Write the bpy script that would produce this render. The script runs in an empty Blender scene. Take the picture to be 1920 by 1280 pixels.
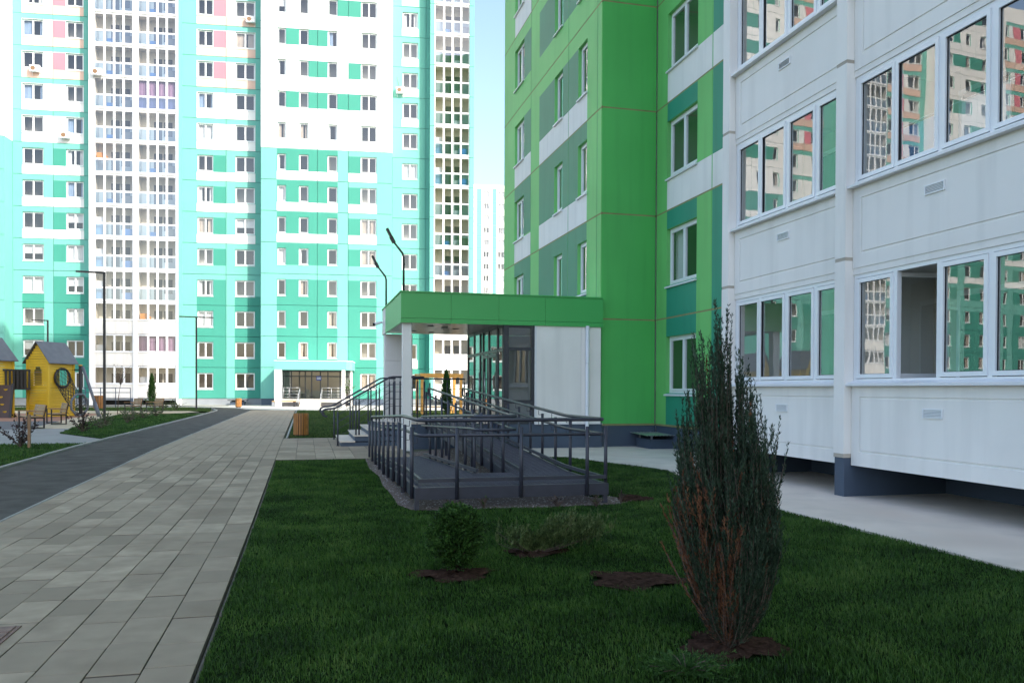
import bpy, math, random
import numpy as np
from mathutils import Vector, Matrix
random.seed(7); RNG = np.random.default_rng(11)
R = math.radians
scene = bpy.context.scene
COL = scene.collection

# ------------------------------------------------------------------ camera
CAM_H = 1.62
cam_data = bpy.data.cameras.new('camera'); cam = bpy.data.objects.new('camera', cam_data); COL.objects.link(cam)
cam_data.sensor_width = 36; cam_data.lens = 1530.28 / 1920 * 36
cam_data.shift_y = 107.356 / 1920
cam_data.clip_start = 0.05; cam_data.clip_end = 3000
yaw, pitch, roll = .249215, -.0114094, -.00418969
r0 = Vector((math.cos(yaw), -math.sin(yaw), 0)); f0 = Vector((math.sin(yaw), math.cos(yaw), 0)); d0 = Vector((0, 0, -1))
f1 = f0 * math.cos(pitch) - d0 * math.sin(pitch); d1 = d0 * math.cos(pitch) + f0 * math.sin(pitch)
r2 = r0 * math.cos(roll) + d1 * math.sin(roll); d2 = d1 * math.cos(roll) - r0 * math.sin(roll)
mw = Matrix((( r2.x, -d2.x, -f1.x, 0), (r2.y, -d2.y, -f1.y, 0), (r2.z, -d2.z, -f1.z, CAM_H), (0, 0, 0, 1)))
cam.matrix_world = mw
scene.camera = cam

# ------------------------------------------------------------------ sky, sun, exposure
SUN_EL = R(36); to_sun_h = Vector((.606, -.795, 0)).normalized()
to_sun = Vector((to_sun_h.x * math.cos(SUN_EL), to_sun_h.y * math.cos(SUN_EL), math.sin(SUN_EL)))
world = bpy.data.worlds.new('World'); scene.world = world; world.use_nodes = True
nt = world.node_tree; nt.nodes.clear()
wo = nt.nodes.new('ShaderNodeOutputWorld'); bg = nt.nodes.new('ShaderNodeBackground'); sk = nt.nodes.new('ShaderNodeTexSky')
sk.sky_type = 'NISHITA'; sk.sun_disc = False; sk.sun_elevation = SUN_EL
sk.sun_rotation = math.atan2(to_sun.x, to_sun.y)
sk.air_density = 1.0; sk.dust_density = 2.6; sk.ozone_density = .6
bg.inputs[1].default_value = .15
nt.links.new(sk.outputs[0], bg.inputs[0]); nt.links.new(bg.outputs[0], wo.inputs[0])
sun_d = bpy.data.lights.new('sun', 'SUN'); sun_d.energy = 2.4; sun_d.angle = R(.53); sun_d.color = (1, .95, .87)
sun = bpy.data.objects.new('sun', sun_d); COL.objects.link(sun); sun.location = (20, -30, 40)
sun.rotation_euler = (-to_sun).to_track_quat('-Z', 'Y').to_euler()
scene.view_settings.view_transform = 'Standard'; scene.view_settings.look = 'None'
scene.view_settings.exposure = 1.5; scene.view_settings.gamma = 1
scene.render.engine = 'CYCLES'

# ------------------------------------------------------------------ materials
MATS = {}
def mat(name, col, rough=.7, var=.08, scale=2.0, bump=0.0, bscale=60, metal=0.0, spec=.5, rand=0.0, streak=0.0, dirt=None, dscale=.6, damt=.5):
    m = bpy.data.materials.new(name); m.use_nodes = True; MATS[name] = m
    n = m.node_tree; b = n.nodes['Principled BSDF']
    b.inputs['Roughness'].default_value = rough; b.inputs['Metallic'].default_value = metal
    b.inputs['Specular IOR Level'].default_value = spec
    geo = n.nodes.new('ShaderNodeNewGeometry')
    def noise(sc, det=4, vec=None):
        t = n.nodes.new('ShaderNodeTexNoise'); t.inputs['Scale'].default_value = sc; t.inputs['Detail'].default_value = det
        n.links.new(vec if vec else geo.outputs['Position'], t.inputs['Vector']); return t
    def mix(a, b_, fac, mode='MIX'):
        x = n.nodes.new('ShaderNodeMix'); x.data_type = 'RGBA'; x.blend_type = mode
        for s, v in ((6, a), (7, b_)):
            if isinstance(v, tuple): x.inputs[s].default_value = (*v[:3], 1)
            else: n.links.new(v, x.inputs[s])
        if isinstance(fac, (int, float)): x.inputs[0].default_value = fac
        else: n.links.new(fac, x.inputs[0])
        return x.outputs[2]
    def ramp(fac, lo, hi):
        r = n.nodes.new('ShaderNodeMapRange'); r.inputs[1].default_value = lo; r.inputs[2].default_value = hi
        n.links.new(fac, r.inputs[0]); return r.outputs[0]
    c = tuple(col)
    lo = tuple(max(0, x * (1 - var)) for x in c); hi = tuple(min(1, x * (1 + var)) for x in c)
    out = mix(lo, hi, ramp(noise(scale, 6).outputs['Fac'], .3, .7))
    if rand:
        oi = n.nodes.new('ShaderNodeObjectInfo')
        out = mix(out, mix(out, (0, 0, 0), .5), ramp(oi.outputs['Random'], 0, 1 / rand)) if False else mix(out, tuple(x * (1 - rand) for x in c), oi.outputs['Random'])
    if streak:
        mp = n.nodes.new('ShaderNodeMapping'); mp.inputs['Scale'].default_value = (2.2, 2.2, .18)
        n.links.new(geo.outputs['Position'], mp.inputs['Vector'])
        out = mix(out, tuple(x * (1 - streak) for x in c), ramp(noise(1.6, 6, mp.outputs[0]).outputs['Fac'], .5, .8))
    if dirt:
        out = mix(out, tuple(dirt), ramp(noise(dscale, 8).outputs['Fac'], .54, .54 + .28 / max(damt, .05)))
    n.links.new(out, b.inputs['Base Color'])
    if bump:
        bp = n.nodes.new('ShaderNodeBump'); bp.inputs['Strength'].default_value = bump; bp.inputs['Distance'].default_value = .01
        n.links.new(noise(bscale, 5).outputs['Fac'], bp.inputs['Height']); n.links.new(bp.outputs[0], b.inputs['Normal'])
    return m

def glass(name, tint=(.8, .85, .85), gain=.9, add=.1, wob=.02, wscale=1.3):
    m = bpy.data.materials.new(name); m.use_nodes = True; MATS[name] = m
    n = m.node_tree; n.nodes.clear()
    o = n.nodes.new('ShaderNodeOutputMaterial'); mx = n.nodes.new('ShaderNodeMixShader')
    tr = n.nodes.new('ShaderNodeBsdfTransparent'); tr.inputs[0].default_value = (*tint, 1)
    gl = n.nodes.new('ShaderNodeBsdfGlossy'); gl.inputs['Roughness'].default_value = .0; gl.inputs['Color'].default_value = (1, 1, 1, 1)
    lw = n.nodes.new('ShaderNodeLayerWeight'); lw.inputs['Blend'].default_value = .5
    fr = n.nodes.new('ShaderNodeMath'); fr.operation = 'POWER'; fr.inputs[1].default_value = 4; n.links.new(lw.outputs['Facing'], fr.inputs[0])
    ma = n.nodes.new('ShaderNodeMath'); ma.operation = 'MULTIPLY_ADD'; ma.use_clamp = True
    ma.inputs[1].default_value = gain; ma.inputs[2].default_value = add
    geo = n.nodes.new('ShaderNodeNewGeometry'); oi = n.nodes.new('ShaderNodeObjectInfo')
    ad = n.nodes.new('ShaderNodeVectorMath'); ad.operation = 'ADD'
    sc = n.nodes.new('ShaderNodeVectorMath'); sc.operation = 'SCALE'; sc.inputs['Scale'].default_value = 37
    cmb = n.nodes.new('ShaderNodeCombineXYZ')
    for i in range(3): n.links.new(oi.outputs['Random'], cmb.inputs[i])
    n.links.new(cmb.outputs[0], sc.inputs[0]); n.links.new(sc.outputs[0], ad.inputs[0]); n.links.new(geo.outputs['Position'], ad.inputs[1])
    no = n.nodes.new('ShaderNodeTexNoise'); no.inputs['Scale'].default_value = wscale; no.inputs['Detail'].default_value = 1.5
    n.links.new(ad.outputs[0], no.inputs['Vector'])
    bp = n.nodes.new('ShaderNodeBump'); bp.inputs['Strength'].default_value = 1; bp.inputs['Distance'].default_value = wob
    n.links.new(no.outputs['Fac'], bp.inputs['Height']); n.links.new(bp.outputs[0], gl.inputs['Normal'])
    n.links.new(fr.outputs[0], ma.inputs[0]); n.links.new(ma.outputs[0], mx.inputs[0])
    n.links.new(tr.outputs[0], mx.inputs[1]); n.links.new(gl.outputs[0], mx.inputs[2]); n.links.new(mx.outputs[0], o.inputs[0])
    return m

def leafmat(name, cols, rough=.6, trans=.25, scale=9.0):
    m = bpy.data.materials.new(name); m.use_nodes = True; MATS[name] = m
    n = m.node_tree; b = n.nodes['Principled BSDF']; b.inputs['Roughness'].default_value = rough; b.inputs['Specular IOR Level'].default_value = .25
    geo = n.nodes.new('ShaderNodeNewGeometry')
    t = n.nodes.new('ShaderNodeTexNoise'); t.inputs['Scale'].default_value = scale; t.inputs['Detail'].default_value = 5
    n.links.new(geo.outputs['Position'], t.inputs['Vector'])
    av = n.nodes.new('ShaderNodeMath'); av.operation = 'MULTIPLY_ADD'; av.inputs[1].default_value = .62; 
    n.links.new(geo.outputs['Random Per Island'], av.inputs[0])
    sb = n.nodes.new('ShaderNodeMath'); sb.operation = 'MULTIPLY_ADD'; sb.inputs[1].default_value = 1.7; sb.inputs[2].default_value = -.68
    n.links.new(t.outputs['Fac'], sb.inputs[0]); n.links.new(sb.outputs[0], av.inputs[2])
    cr = n.nodes.new('ShaderNodeValToRGB'); e = cr.color_ramp.elements
    while len(e) < len(cols): e.new(.5)
    for i, c in enumerate(cols): e[i].position = i / (len(cols) - 1); e[i].color = (*c, 1)
    n.links.new(av.outputs[0], cr.inputs[0]); n.links.new(cr.outputs[0], b.inputs['Base Color'])
    if trans:
        o = n.nodes['Material Output']; tl = n.nodes.new('ShaderNodeBsdfTranslucent'); mx = n.nodes.new('ShaderNodeMixShader'); mx.inputs[0].default_value = trans
        n.links.new(cr.outputs[0], tl.inputs[0]); n.links.new(b.outputs[0], mx.inputs[1]); n.links.new(tl.outputs[0], mx.inputs[2]); n.links.new(mx.outputs[0], o.inputs[0])
    return m

# facade paints
mat('white_paint', (.84, .815, .77), .75, .03, .8, .12, 120, streak=.12, dirt=(.66, .64, .60), dscale=.9, damt=.35)
mat('teal_white', (.82, .82, .81), .8, .02, .5)
mat('light_green', (.165, .54, .15), .55, .07, .5, .06, 140, streak=.13)
mat('fascia_green', (.062, .40, .10), .38, .03, .8)
mat('shaded_green', (.085, .47, .105), .55, .07, .5, .06, 140, streak=.13)  # light_green deepened: shade and green bounce on the return put into the colour
mat('dark_green', (.055, .25, .14), .55, .08, .5, .06, 140, streak=.13)
mat('sea_green', (.025, .28, .17), .55, .07, .5, .06, 140, streak=.13)
mat('light_teal', (.145, .44, .37), .75, .03, .5, streak=.03)
mat('mid_teal', (.042, .27, .205), .75, .04, .5, streak=.03)
mat('rose', (.68, .20, .25), .75, .03, .5)
mat('sunlit_coral', (.70, .49, .40), .75, .03, .5)  # coral panels paled: the glare of full sun is put into the colour
mat('base_blue', (.062, .088, .13), .7, .12, 1.2, .1, 90, dirt=(.10, .105, .11), dscale=1.6, damt=.3)
mat('base_grey', (.25, .27, .29), .8, .1, 1)
mat('sealant', (.27, .25, .11), .9, .15, 3)
mat('sealant_white', (.46, .41, .34), .9, .15, 3)
mat('core_dark', (.06, .06, .06), .9)
mat('pvc', (.82, .83, .84), .35, .02, 2)
mat('pvc_gasket', (.03, .03, .035), .6)
mat('flashing', (.74, .75, .77), .35, .03, 2)
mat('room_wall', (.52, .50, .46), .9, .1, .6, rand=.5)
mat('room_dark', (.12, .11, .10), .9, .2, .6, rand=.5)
mat('room_light', (.80, .78, .74), .9, .06, .6)
mat('loggia_wall', (.76, .69, .58), .9, .06, .6, rand=.15)
mat('curtain_white', (.75, .75, .74), .9, .08, 2)
mat('curtain_blue', (.30, .40, .55), .9, .1, 2)
mat('curtain_beige', (.55, .46, .38), .9, .1, 2)
mat('curtain_plum', (.32, .20, .30), .9, .1, 2)
mat('junk_orange', (.70, .28, .05), .7); mat('junk_blue', (.15, .3, .5), .7); mat('junk_brown', (.22, .13, .07), .7)
glass('glass_near', (.86, .89, .89), .78, .17, .0010, 1.3)
glass('glass_far', (.80, .81, .82), .85, .10, .004, .8)
glass('glass_sky', (.40, .55, .72), .75, .22, .004, .8)
glass('glass_door', (.45, .50, .50), .85, .13, .0015, 1.2)
# metal, ground
mat('steel_paint', (.040, .042, .058), .42, .12, 9, .05, 200, spec=.5)
mat('deck_steel', (.085, .095, .125), .35, .12, 9, spec=.6)
mat('rail_worn', (.16, .17, .185), .3, .15, 6, spec=.7)
mat('black_metal', (.022, .022, .025), .45, .2, 5)
mat('door_frame', (.035, .038, .046), .4, .1, 3)
mat('galv', (.42, .43, .44), .38, .12, 5, metal=.7)
mat('soffit', (.62, .62, .60), .25, .04, 2, metal=.35)
mat('pave', (.40, .325, .24), .9, .16, 5, .3, 160, spec=.15, rand=.32, dirt=(.21, .16, .115), dscale=1.1, damt=.8)
mat('joint_sand', (.105, .09, .072), .95, .3, 12)
mat('asphalt', (.092, .085, .078), .95, spec=.1, var=.24, scale=2.6, bump=.5, bscale=220, dirt=(.06, .055, .052), dscale=.7, damt=.5)
# .22, 3.5, .5, 220, dirt=(.055, .055, .056), dscale=.7, damt=.5)
mat('kerb', (.32, .31, .285), .85, .15, 4, .2, 120, rand=.15)
mat('edging_old', (.13, .115, .095), .9, .3, 8, .4, 90, rand=.3)
mat('apron', (.66, .58, .49), .9, spec=.15, var=.10, scale=1.6, bump=.2, bscale=90, dirt=(.42, .32, .25), dscale=.8, damt=.55)
# .10, 1.6, .2, 90, dirt=(.32, .26, .21), dscale=.8, damt=.5)
mat('plaza', (.44, .42, .38), .9, .10, 1.0, .1, 60)
mat('lane', (.24, .235, .225), .9, .10, 1.0, .1, 60)
mat('gravel', (.17, .135, .115), 1.0, .35, 30, 1.0, 160, spec=.05)
mat('soil', (.045, .027, .020), 1.0, .5, 22, 1.0, 60, spec=0)
mat('turf', (.012, .022, .008), 1.0, .35, 6, .6, 60, spec=0)
mat('ground', (.14, .15, .09), .95, .3, .5, .3, 20)
mat('rubber_red', (.30, .145, .09), .9, .15, 4, .3, 150)
mat('rubber_grey', (.10, .10, .11), .9, .15, 4, .3, 150)
mat('sand_path', (.46, .38, .26), .95, .15, 4, .3, 90)
mat('wood_orange', (.44, .19, .05), .5, .25, 7, .1, 60, rand=.2)
mat('wood_bench', (.30, .17, .08), .55, .25, 8, .1, 60, rand=.2)
mat('play_yellow', (.70, .45, .03), .55, .06, 3, rand=.08)
mat('play_dark', (.018, .016, .017), .6, .2, 4)
mat('play_brown', (.062, .038, .034), .6, .1, 4)
mat('play_roof', (.11, .12, .14), .6, .1, 3)
mat('gazebo_wood', (.52, .27, .06), .5, .15, 5)
mat('bark', (.10, .07, .055), .9, .3, 30, .5, 80)
mat('sign_blue', (.03, .06, .30), .4)
mat('lens_dark', (.012, .012, .014), .15)
leafmat('grass_blade', [(.013, .034, .006), (.030, .080, .012), (.056, .135, .020), (.115, .19, .042)], .5, .3, 1.6)
leafmat('grass_far', [(.025, .05, .012), (.05, .10, .02), (.085, .13, .035), (.12, .14, .05)], .6, .3, 1.2)
leafmat('juniper_green', [(.012, .022, .012), (.026, .05, .026), (.05, .085, .05), (.085, .125, .085)], .6, .12, 7)
leafmat('juniper_rust', [(.08, .03, .016), (.17, .07, .034), (.30, .14, .07)], .7, .1, 9)
leafmat('thuja_green', [(.009, .022, .006), (.024, .066, .013), (.050, .125, .024), (.085, .18, .038)], .55, .15, 14)
leafmat('creeper_green', [(.022, .035, .012), (.055, .09, .026), (.11, .16, .05), (.18, .21, .09)], .6, .12, 12)
leafmat('leaf_green', [(.02, .05, .012), (.045, .10, .02), (.08, .14, .035)], .5, .25, 8)
leafmat('leaf_purple', [(.018, .012, .014), (.035, .02, .022), (.05, .03, .025)], .5, .15, 8)
leafmat('leaf_pale', [(.05, .075, .03), (.10, .13, .055), (.16, .18, .09)], .6, .2, 8)

# ------------------------------------------------------------------ mesh helpers
class MB:
    def __init__(s): s.v = []; s.f = []; s.m = []; s.sm = []
    def face(s, pts, m=0, sm=False):
        b = len(s.v); s.v += [tuple(p) for p in pts]; s.f.append(tuple(range(b, b + len(pts)))); s.m.append(m); s.sm.append(sm)
    def box(s, x0, x1, y0, y1, z0, z1, m=0, skip=''):
        b = len(s.v)
        s.v += [(x0, y0, z0), (x1, y0, z0), (x1, y1, z0), (x0, y1, z0), (x0, y0, z1), (x1, y0, z1), (x1, y1, z1), (x0, y1, z1)]
        for k, q in (('b', (0, 3, 2, 1)), ('t', (4, 5, 6, 7)), ('f', (0, 1, 5, 4)), ('k', (2, 3, 7, 6)), ('l', (3, 0, 4, 7)), ('r', (1, 2, 6, 5))):
            if k in skip: continue
            s.f.append(tuple(b + i for i in q)); s.m.append(m); s.sm.append(False)
        return s
    def bar(s, p, q, w, h, m=0, up=(0, 0, 1)):      # rectangular bar from p to q
        p = Vector(p); q = Vector(q); t = (q - p).normalized(); u = Vector(up)
        if abs(t.dot(u)) > .98: u = Vector((0, 1, 0))
        a = t.cross(u).normalized(); c = a.cross(t).normalized()
        b = len(s.v)
        for o in (p, q):
            for (i, j) in ((-1, -1), (1, -1), (1, 1), (-1, 1)): s.v.append(tuple(o + a * (i * w / 2) + c * (j * h / 2)))
        for f in ((0, 1, 2, 3), (7, 6, 5, 4), (0, 4, 5, 1), (1, 5, 6, 2), (2, 6, 7, 3), (3, 7, 4, 0)):
            s.f.append(tuple(b + i for i in f)); s.m.append(m); s.sm.append(False)
        return s
    def tube(s, pts, r, n=8, m=0, caps=True, closed=False):
        P = [Vector(p) for p in pts]; N = len(P)
        rr = r if isinstance(r, (list, tuple)) else [r] * N
        T = []
        for i in range(N):
            a = P[(i - 1) % N] if closed else P[max(i - 1, 0)]; c = P[(i + 1) % N] if closed else P[min(i + 1, N - 1)]
            t = (c - a); T.append(t.normalized() if t.length > 1e-9 else Vector((0, 0, 1)))
        u = T[0].cross(Vector((0, 0, 1)))
        if u.length < .05: u = T[0].cross(Vector((0, 1, 0)))
        u.normalize(); b = len(s.v)
        for i in range(N):
            u = (u - T[i] * u.dot(T[i])).normalized(); w = T[i].cross(u)
            sc = 1.0
            if 0 < i < N - 1 or closed:
                e1 = (P[i] - P[i - 1]).normalized(); sc = min(1 / max(.35, e1.dot(T[i])), 1.6)
            for k in range(n):
                an = 2 * math.pi * k / n; s.v.append(tuple(P[i] + (u * math.cos(an) + w * math.sin(an)) * rr[i] * (sc if sc < 1.2 else 1.08)))
        for i in range(N if closed else N - 1):
            j = (i + 1) % N
            for k in range(n):
                k2 = (k + 1) % n
                s.f.append((b + i * n + k, b + i * n + k2, b + j * n + k2, b + j * n + k)[::-1]); s.m.append(m); s.sm.append(True)
        if caps and not closed:
            s.f.append(tuple(b + k for k in range(n))); s.m.append(m); s.sm.append(False)
            s.f.append(tuple(b + (N - 1) * n + k for k in range(n))[::-1]); s.m.append(m); s.sm.append(False)
        return s
    def prism(s, pts, z0, z1, m=0):                  # vertical prism over a ccw polygon
        n = len(pts)
        s.face([(x, y, z1) for x, y in pts], m); s.face([(x, y, z0) for x, y in pts[::-1]], m)
        for i in range(n):
            a, c = pts[i], pts[(i + 1) % n]; s.face([(a[0], a[1], z0), (c[0], c[1], z0), (c[0], c[1], z1), (a[0], a[1], z1)], m)
        return s
    def mesh(s, name, mats):
        me = bpy.data.meshes.new(name); me.from_pydata(s.v, [], s.f)
        for k in mats: me.materials.append(MATS[k])
        if len(mats) > 1: me.polygons.foreach_set('material_index', s.m)
        if any(s.sm): me.polygons.foreach_set('use_smooth', s.sm)
        me.update(); return me
def np_mesh(name, verts, faces, mats, midx=None):     # verts (N,3), faces (M,k)
    me = bpy.data.meshes.new(name); V = np.asarray(verts, np.float32); Fc = np.asarray(faces, np.int32); k = Fc.shape[1]
    me.vertices.add(len(V)); me.vertices.foreach_set('co', V.ravel())
    me.loops.add(Fc.size); me.loops.foreach_set('vertex_index', Fc.ravel())
    me.polygons.add(len(Fc)); me.polygons.foreach_set('loop_start', np.arange(0, Fc.size, k, dtype=np.int32))
    for q in mats: me.materials.append(MATS[q])
    if midx is not None: me.polygons.foreach_set('material_index', np.asarray(midx, np.int32))
    me.update(calc_edges=True); return me
CH = {}
def obj(name, data, mats=None, parent=None, loc=(0, 0, 0), rz=0.0):
    if isinstance(data, MB): data = data.mesh(name, mats if isinstance(mats, (list, tuple)) else [mats])
    o = bpy.data.objects.new(name, data); COL.objects.link(o); o.location = loc
    if rz: o.rotation_euler = (0, 0, rz)
    if parent is not None: o.parent = parent; CH.setdefault(parent.name, []).append(o)
    return o
def tag(o, label=None, cat=None, group=None, kind=None):
    if label: o['label'] = label
    if cat: o['category'] = cat
    if group: o['group'] = group
    if kind: o['kind'] = kind
    return o
def thing(name, label, cat, loc=(0, 0, 0), rz=0.0, group=None):
    return tag(obj(name, None, loc=loc, rz=rz), label, cat, group)
def copy_tree(o, parent=None, sel=None):
    c = o.copy(); COL.objects.link(c)
    if parent is not None: c.parent = parent; CH.setdefault(parent.name, []).append(c)
    for ch in list(CH.get(o.name, [])):
        if sel is None or sel(ch): copy_tree(ch, c)
    return c
def smooth(t): t = min(1, max(0, t)); return t * t * (3 - 2 * t)
def gz(x, y): return max(.12 * min(1, max(0, (y - 10) / 12)), .085 * smooth((x - 3.4) / 2.5) if x < 12 else .085)
def gz_np(x, y):
    t = np.clip((x - 3.4) / 2.5, 0, 1); return np.maximum(.12 * np.clip((y - 10) / 12, 0, 1), .085 * t * t * (3 - 2 * t))
# ------------------------------------------------------------------ the ground and what lies on it
import bmesh
def sheet(name, poly, dz, m, kind='structure', flat=None, parent=None, thick=0.0):
    bm = bmesh.new(); vs = [bm.verts.new((x, y, 0)) for x, y in poly]; bm.faces.new(vs)
    cuts = [((0, y, 0), (0, 1, 0)) for y in (10, 22)] + [((x, 0, 0), (1, 0, 0)) for x in (3.4, 3.9, 4.4, 4.9, 5.4, 5.9)]
    if flat is None:
        for co, no in cuts: bmesh.ops.bisect_plane(bm, geom=bm.verts[:] + bm.edges[:] + bm.faces[:], plane_co=co, plane_no=no)
    bmesh.ops.recalc_face_normals(bm, faces=bm.faces[:])
    for f in bm.faces:
        if f.normal.z < 0: f.normal_flip()
    for v in bm.verts: v.co.z = flat if flat is not None else gz(v.co.x, v.co.y) + dz
    if thick:
        bnd = [e for e in bm.edges if e.is_boundary]
        r = bmesh.ops.extrude_edge_only(bm, edges=bnd)
        for v in [g for g in r['geom'] if isinstance(g, bmesh.types.BMVert)]: v.co.z -= thick
    bmesh.ops.triangulate(bm, faces=bm.faces[:])
    me = bpy.data.meshes.new(name); bm.to_mesh(me); bm.free(); me.materials.append(MATS[m])
    o = obj(name, me, parent=parent)
    if kind: tag(o, kind=kind)
    return o
GX0, GX1 = -3.47, -.60            # the slab walk
sheet('ground', [(-900, -300), (900, -300), (900, 1500), (-900, 1500)], -.08, 'ground')
LAWN = [(-.57, -4), (5.9, -4), (5.9, 9.7), (6.02, 11.5), (6.7, 14.3), (5.75, 17.6), (4.5, 18.0), (-.57, 18.0)]
GRAVEL = [(1.27, 12.2), (1.25, 11.3), (1.38, 10.80), (1.8, 10.66), (2.5, 10.70), (3.1, 10.62), (3.7, 10.68), (4.25, 10.62), (4.62, 10.85), (4.30, 11.6), (4.24, 13), (4.26, 18.0), (4.32, 21.2), (1.3, 18.4), (1.22, 16), (1.29, 14.6), (1.24, 13.4)]
sheet('lawn', LAWN, 0, 'turf')
sheet('gravel_bed', GRAVEL, .012, 'gravel')
sheet('apron', [(5.9, -40), (13, -40), (13, 22), (4.3, 22), (4.3, 18.0), (4.5, 18.0), (5.75, 17.6), (6.7, 14.3), (6.02, 11.5), (5.9, 9.7)], .02, 'apron', flat=.11, thick=.2)
sheet('bicycle_path', [(-5.5, -20), (GX0 - .06, -20), (GX0 - .06, 57), (-3.9, 61), (-5.0, 65.5), (-7.0, 68.5), (-12, 70.5), (-14, 68.3), (-8.4, 66.3), (-6.5, 63.5), (-5.62, 58), (-5.5, 54)], .0, 'asphalt')
sheet('plaza', [(-40, 67.5), (-12, 70.4), (-7.0, 68.4), (-5.0, 65.4), (-3.9, 60.9), (-.6, 58), (13, 57), (26, 60), (26, 84), (-60, 84)], -.004, 'plaza')
sheet('side_path', [(-26, 32), (-26, 22.8), (-8, 23.2), (-5.56, 23.5), (-5.56, 27.5), (-7.0, 33.0), (-9.0, 33.2), (-14, 31.6)], -.006, 'lane')
sheet('dark_rubber_path', [(-26, 31.5), (-14, 31.2), (-9.3, 30.4), (-8.6, 33.5), (-10.0, 41), (-26, 41)], -.012, 'rubber_grey')
sheet('sand_path', [(-9.4, 30.4), (-7.0, 29.2), (-8.2, 38), (-9.4, 51), (-11.0, 52), (-11.2, 45)], -.008, 'sand_path')
sheet('playground_surface', [(-34, 41), (-10.1, 40.8), (-10.4, 49.6), (-7.9, 50.4), (-7.4, 53.5), (-34, 56)], -.010, 'rubber_red')
sheet('far_sand_path', [(-34, 55.2), (-7.2, 52.6), (-6.0, 57.5), (-34, 62.2)], -.009, 'sand_path')
def kerbs(name, pts, w, h, L, m='kerb', top=.05):
    root = tag(obj(name, MB().box(-.01, .01, -.01, .01, -.05, -.03), [m]), kind='structure')
    acc = 0
    for (a, b) in zip(pts[:-1], pts[1:]):
        A = Vector((*a, 0)); B = Vector((*b, 0)); n_ = max(1, round((B - A).length / L)); ang = math.atan2(b[1] - a[1], b[0] - a[0]); l = (B - A).length / n_
        key = '%s_%.3f' % (name, l)
        me = bpy.data.meshes.get(key)
        if me is None:
            k = MB(); e = .008
            k.v = [(e, -w / 2, -.15), (l - e, -w / 2, -.15), (l - e, w / 2, -.15), (e, w / 2, -.15), (e, -w / 2, top - .012), (l - e, -w / 2, top - .012), (l - e, w / 2, top - .012), (e, w / 2, top - .012),
                   (e + .01, -w / 2 + .012, top), (l - e - .01, -w / 2 + .012, top), (l - e - .01, w / 2 - .012, top), (e + .01, w / 2 - .012, top)]
            k.f = [(0, 1, 5, 4), (1, 2, 6, 5), (2, 3, 7, 6), (3, 0, 4, 7), (4, 5, 9, 8), (5, 6, 10, 9), (6, 7, 11, 10), (7, 4, 8, 11), (8, 9, 10, 11)]; k.m = [0] * 9; k.sm = [False] * 9
            me = k.mesh(key, [m])
        for i in range(n_):
            p = A + (B - A) * (i / n_); q = A + (B - A) * ((i + 1) / n_)
            z0, z1 = gz(p.x, p.y), gz(q.x, q.y)
            o = obj('kerb_stone', me, parent=root, loc=(p.x, p.y, z0 + random.uniform(-.004, .004)))
            o.rotation_euler = (0, -math.atan2(z1 - z0, l), ang + random.uniform(-.002, .002))
    return root
kerbs('kerb', [(-5.56, 2), (-5.56, 54), (-5.68, 58), (-6.56, 63.5), (-8.4, 66.4), (-13, 68)], .09, .2, 1.0)
kerbs('path_edging', [(GX0 - .03, 3), (GX0 - .03, 57)], .05, .2, 1.0, top=.028)
kerbs('lawn_edging', [(GX1 + .022, 3.2), (GX1 + .022, 18.0)], .03, .2, 1.0, m='edging_old', top=.008)
kerbs('lawn_edging', [(-.5, 25.2), (-.5, 57)], .06, .2, 1.0, top=.05)

def slab_mesh(name, w, l, g=.0032, t=.06):
    k = MB(); e = .003; x0, x1, y0, y1 = g, w - g, g * 1.9, l - g * 1.9
    k.v = [(x0, y0, -t), (x1, y0, -t), (x1, y1, -t), (x0, y1, -t), (x0, y0, -e), (x1, y0, -e), (x1, y1, -e), (x0, y1, -e), (x0 + e, y0 + e, 0), (x1 - e, y0 + e, 0), (x1 - e, y1 - e, 0), (x0 + e, y1 - e, 0)]
    k.f = [(0, 1, 5, 4), (1, 2, 6, 5), (2, 3, 7, 6), (3, 0, 4, 7), (4, 5, 9, 8), (5, 6, 10, 9), (6, 7, 11, 10), (7, 4, 8, 11), (8, 9, 10, 11)]; k.m = [1] * 4 + [0] * 5; k.sm = [False] * 9
    return k
def pave(name, x0, x1, y0, y1, w, lens, near, top=.024):
    base = sheet(name, [(x0, y0), (x1, y0), (x1, y1), (x0, y1)], -.004, 'joint_sand')
    nc = round((x1 - x0) / w); w = (x1 - x0) / nc
    meshes = {l: slab_mesh('slab_%.2f_%.2f' % (w, l), w, l).mesh('slab_%.2f_%.2f' % (w, l), ['pave', 'joint_sand']) for l in lens}
    far = MB()
    for c in range(nc):
        y = y0 + random.uniform(0, .5) * (1 if y0 < 4 else 0); i = 0
        while y < y1 - .05:
            l = random.choice(lens)
            if y + l > y1: l = None
            ll = l if l else y1 - y
            sl = math.atan2(gz(x0 + c * w, y + ll) - gz(x0 + c * w, y), ll)
            z = gz(x0 + c * w, y) + top + random.uniform(-.0022, .0022)
            if l and near(y):
                o = obj('paving_slab', meshes[l], parent=base, loc=(x0 + c * w, y, z)); o.rotation_euler = (sl + random.uniform(-.003, .003), random.uniform(-.005, .005), 0)
            elif ll > .08:
                k = slab_mesh('', w, ll); b = len(far.v)
                far.v += [(vx + x0 + c * w, vy + y, vz + z + vy * math.tan(sl)) for vx, vy, vz in k.v]; far.f += [tuple(b + q for q in f) for f in k.f[4:]]; far.m += [0] * 5; far.sm += [False] * 5
            y += ll
    if far.v: tag(obj('far_paving_slabs', far, ['pave'], base), kind='stuff')
    return base
pave('slab_walk', GX0, GX1, 3.6, 58, .287, (.45, .6, .6), lambda y: 3.6 < y < 19.0)
pave('entrance_path', GX1 + .003, 2.36, 18.05, 25.15, .45, (.45, .6), lambda y: True)
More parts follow.
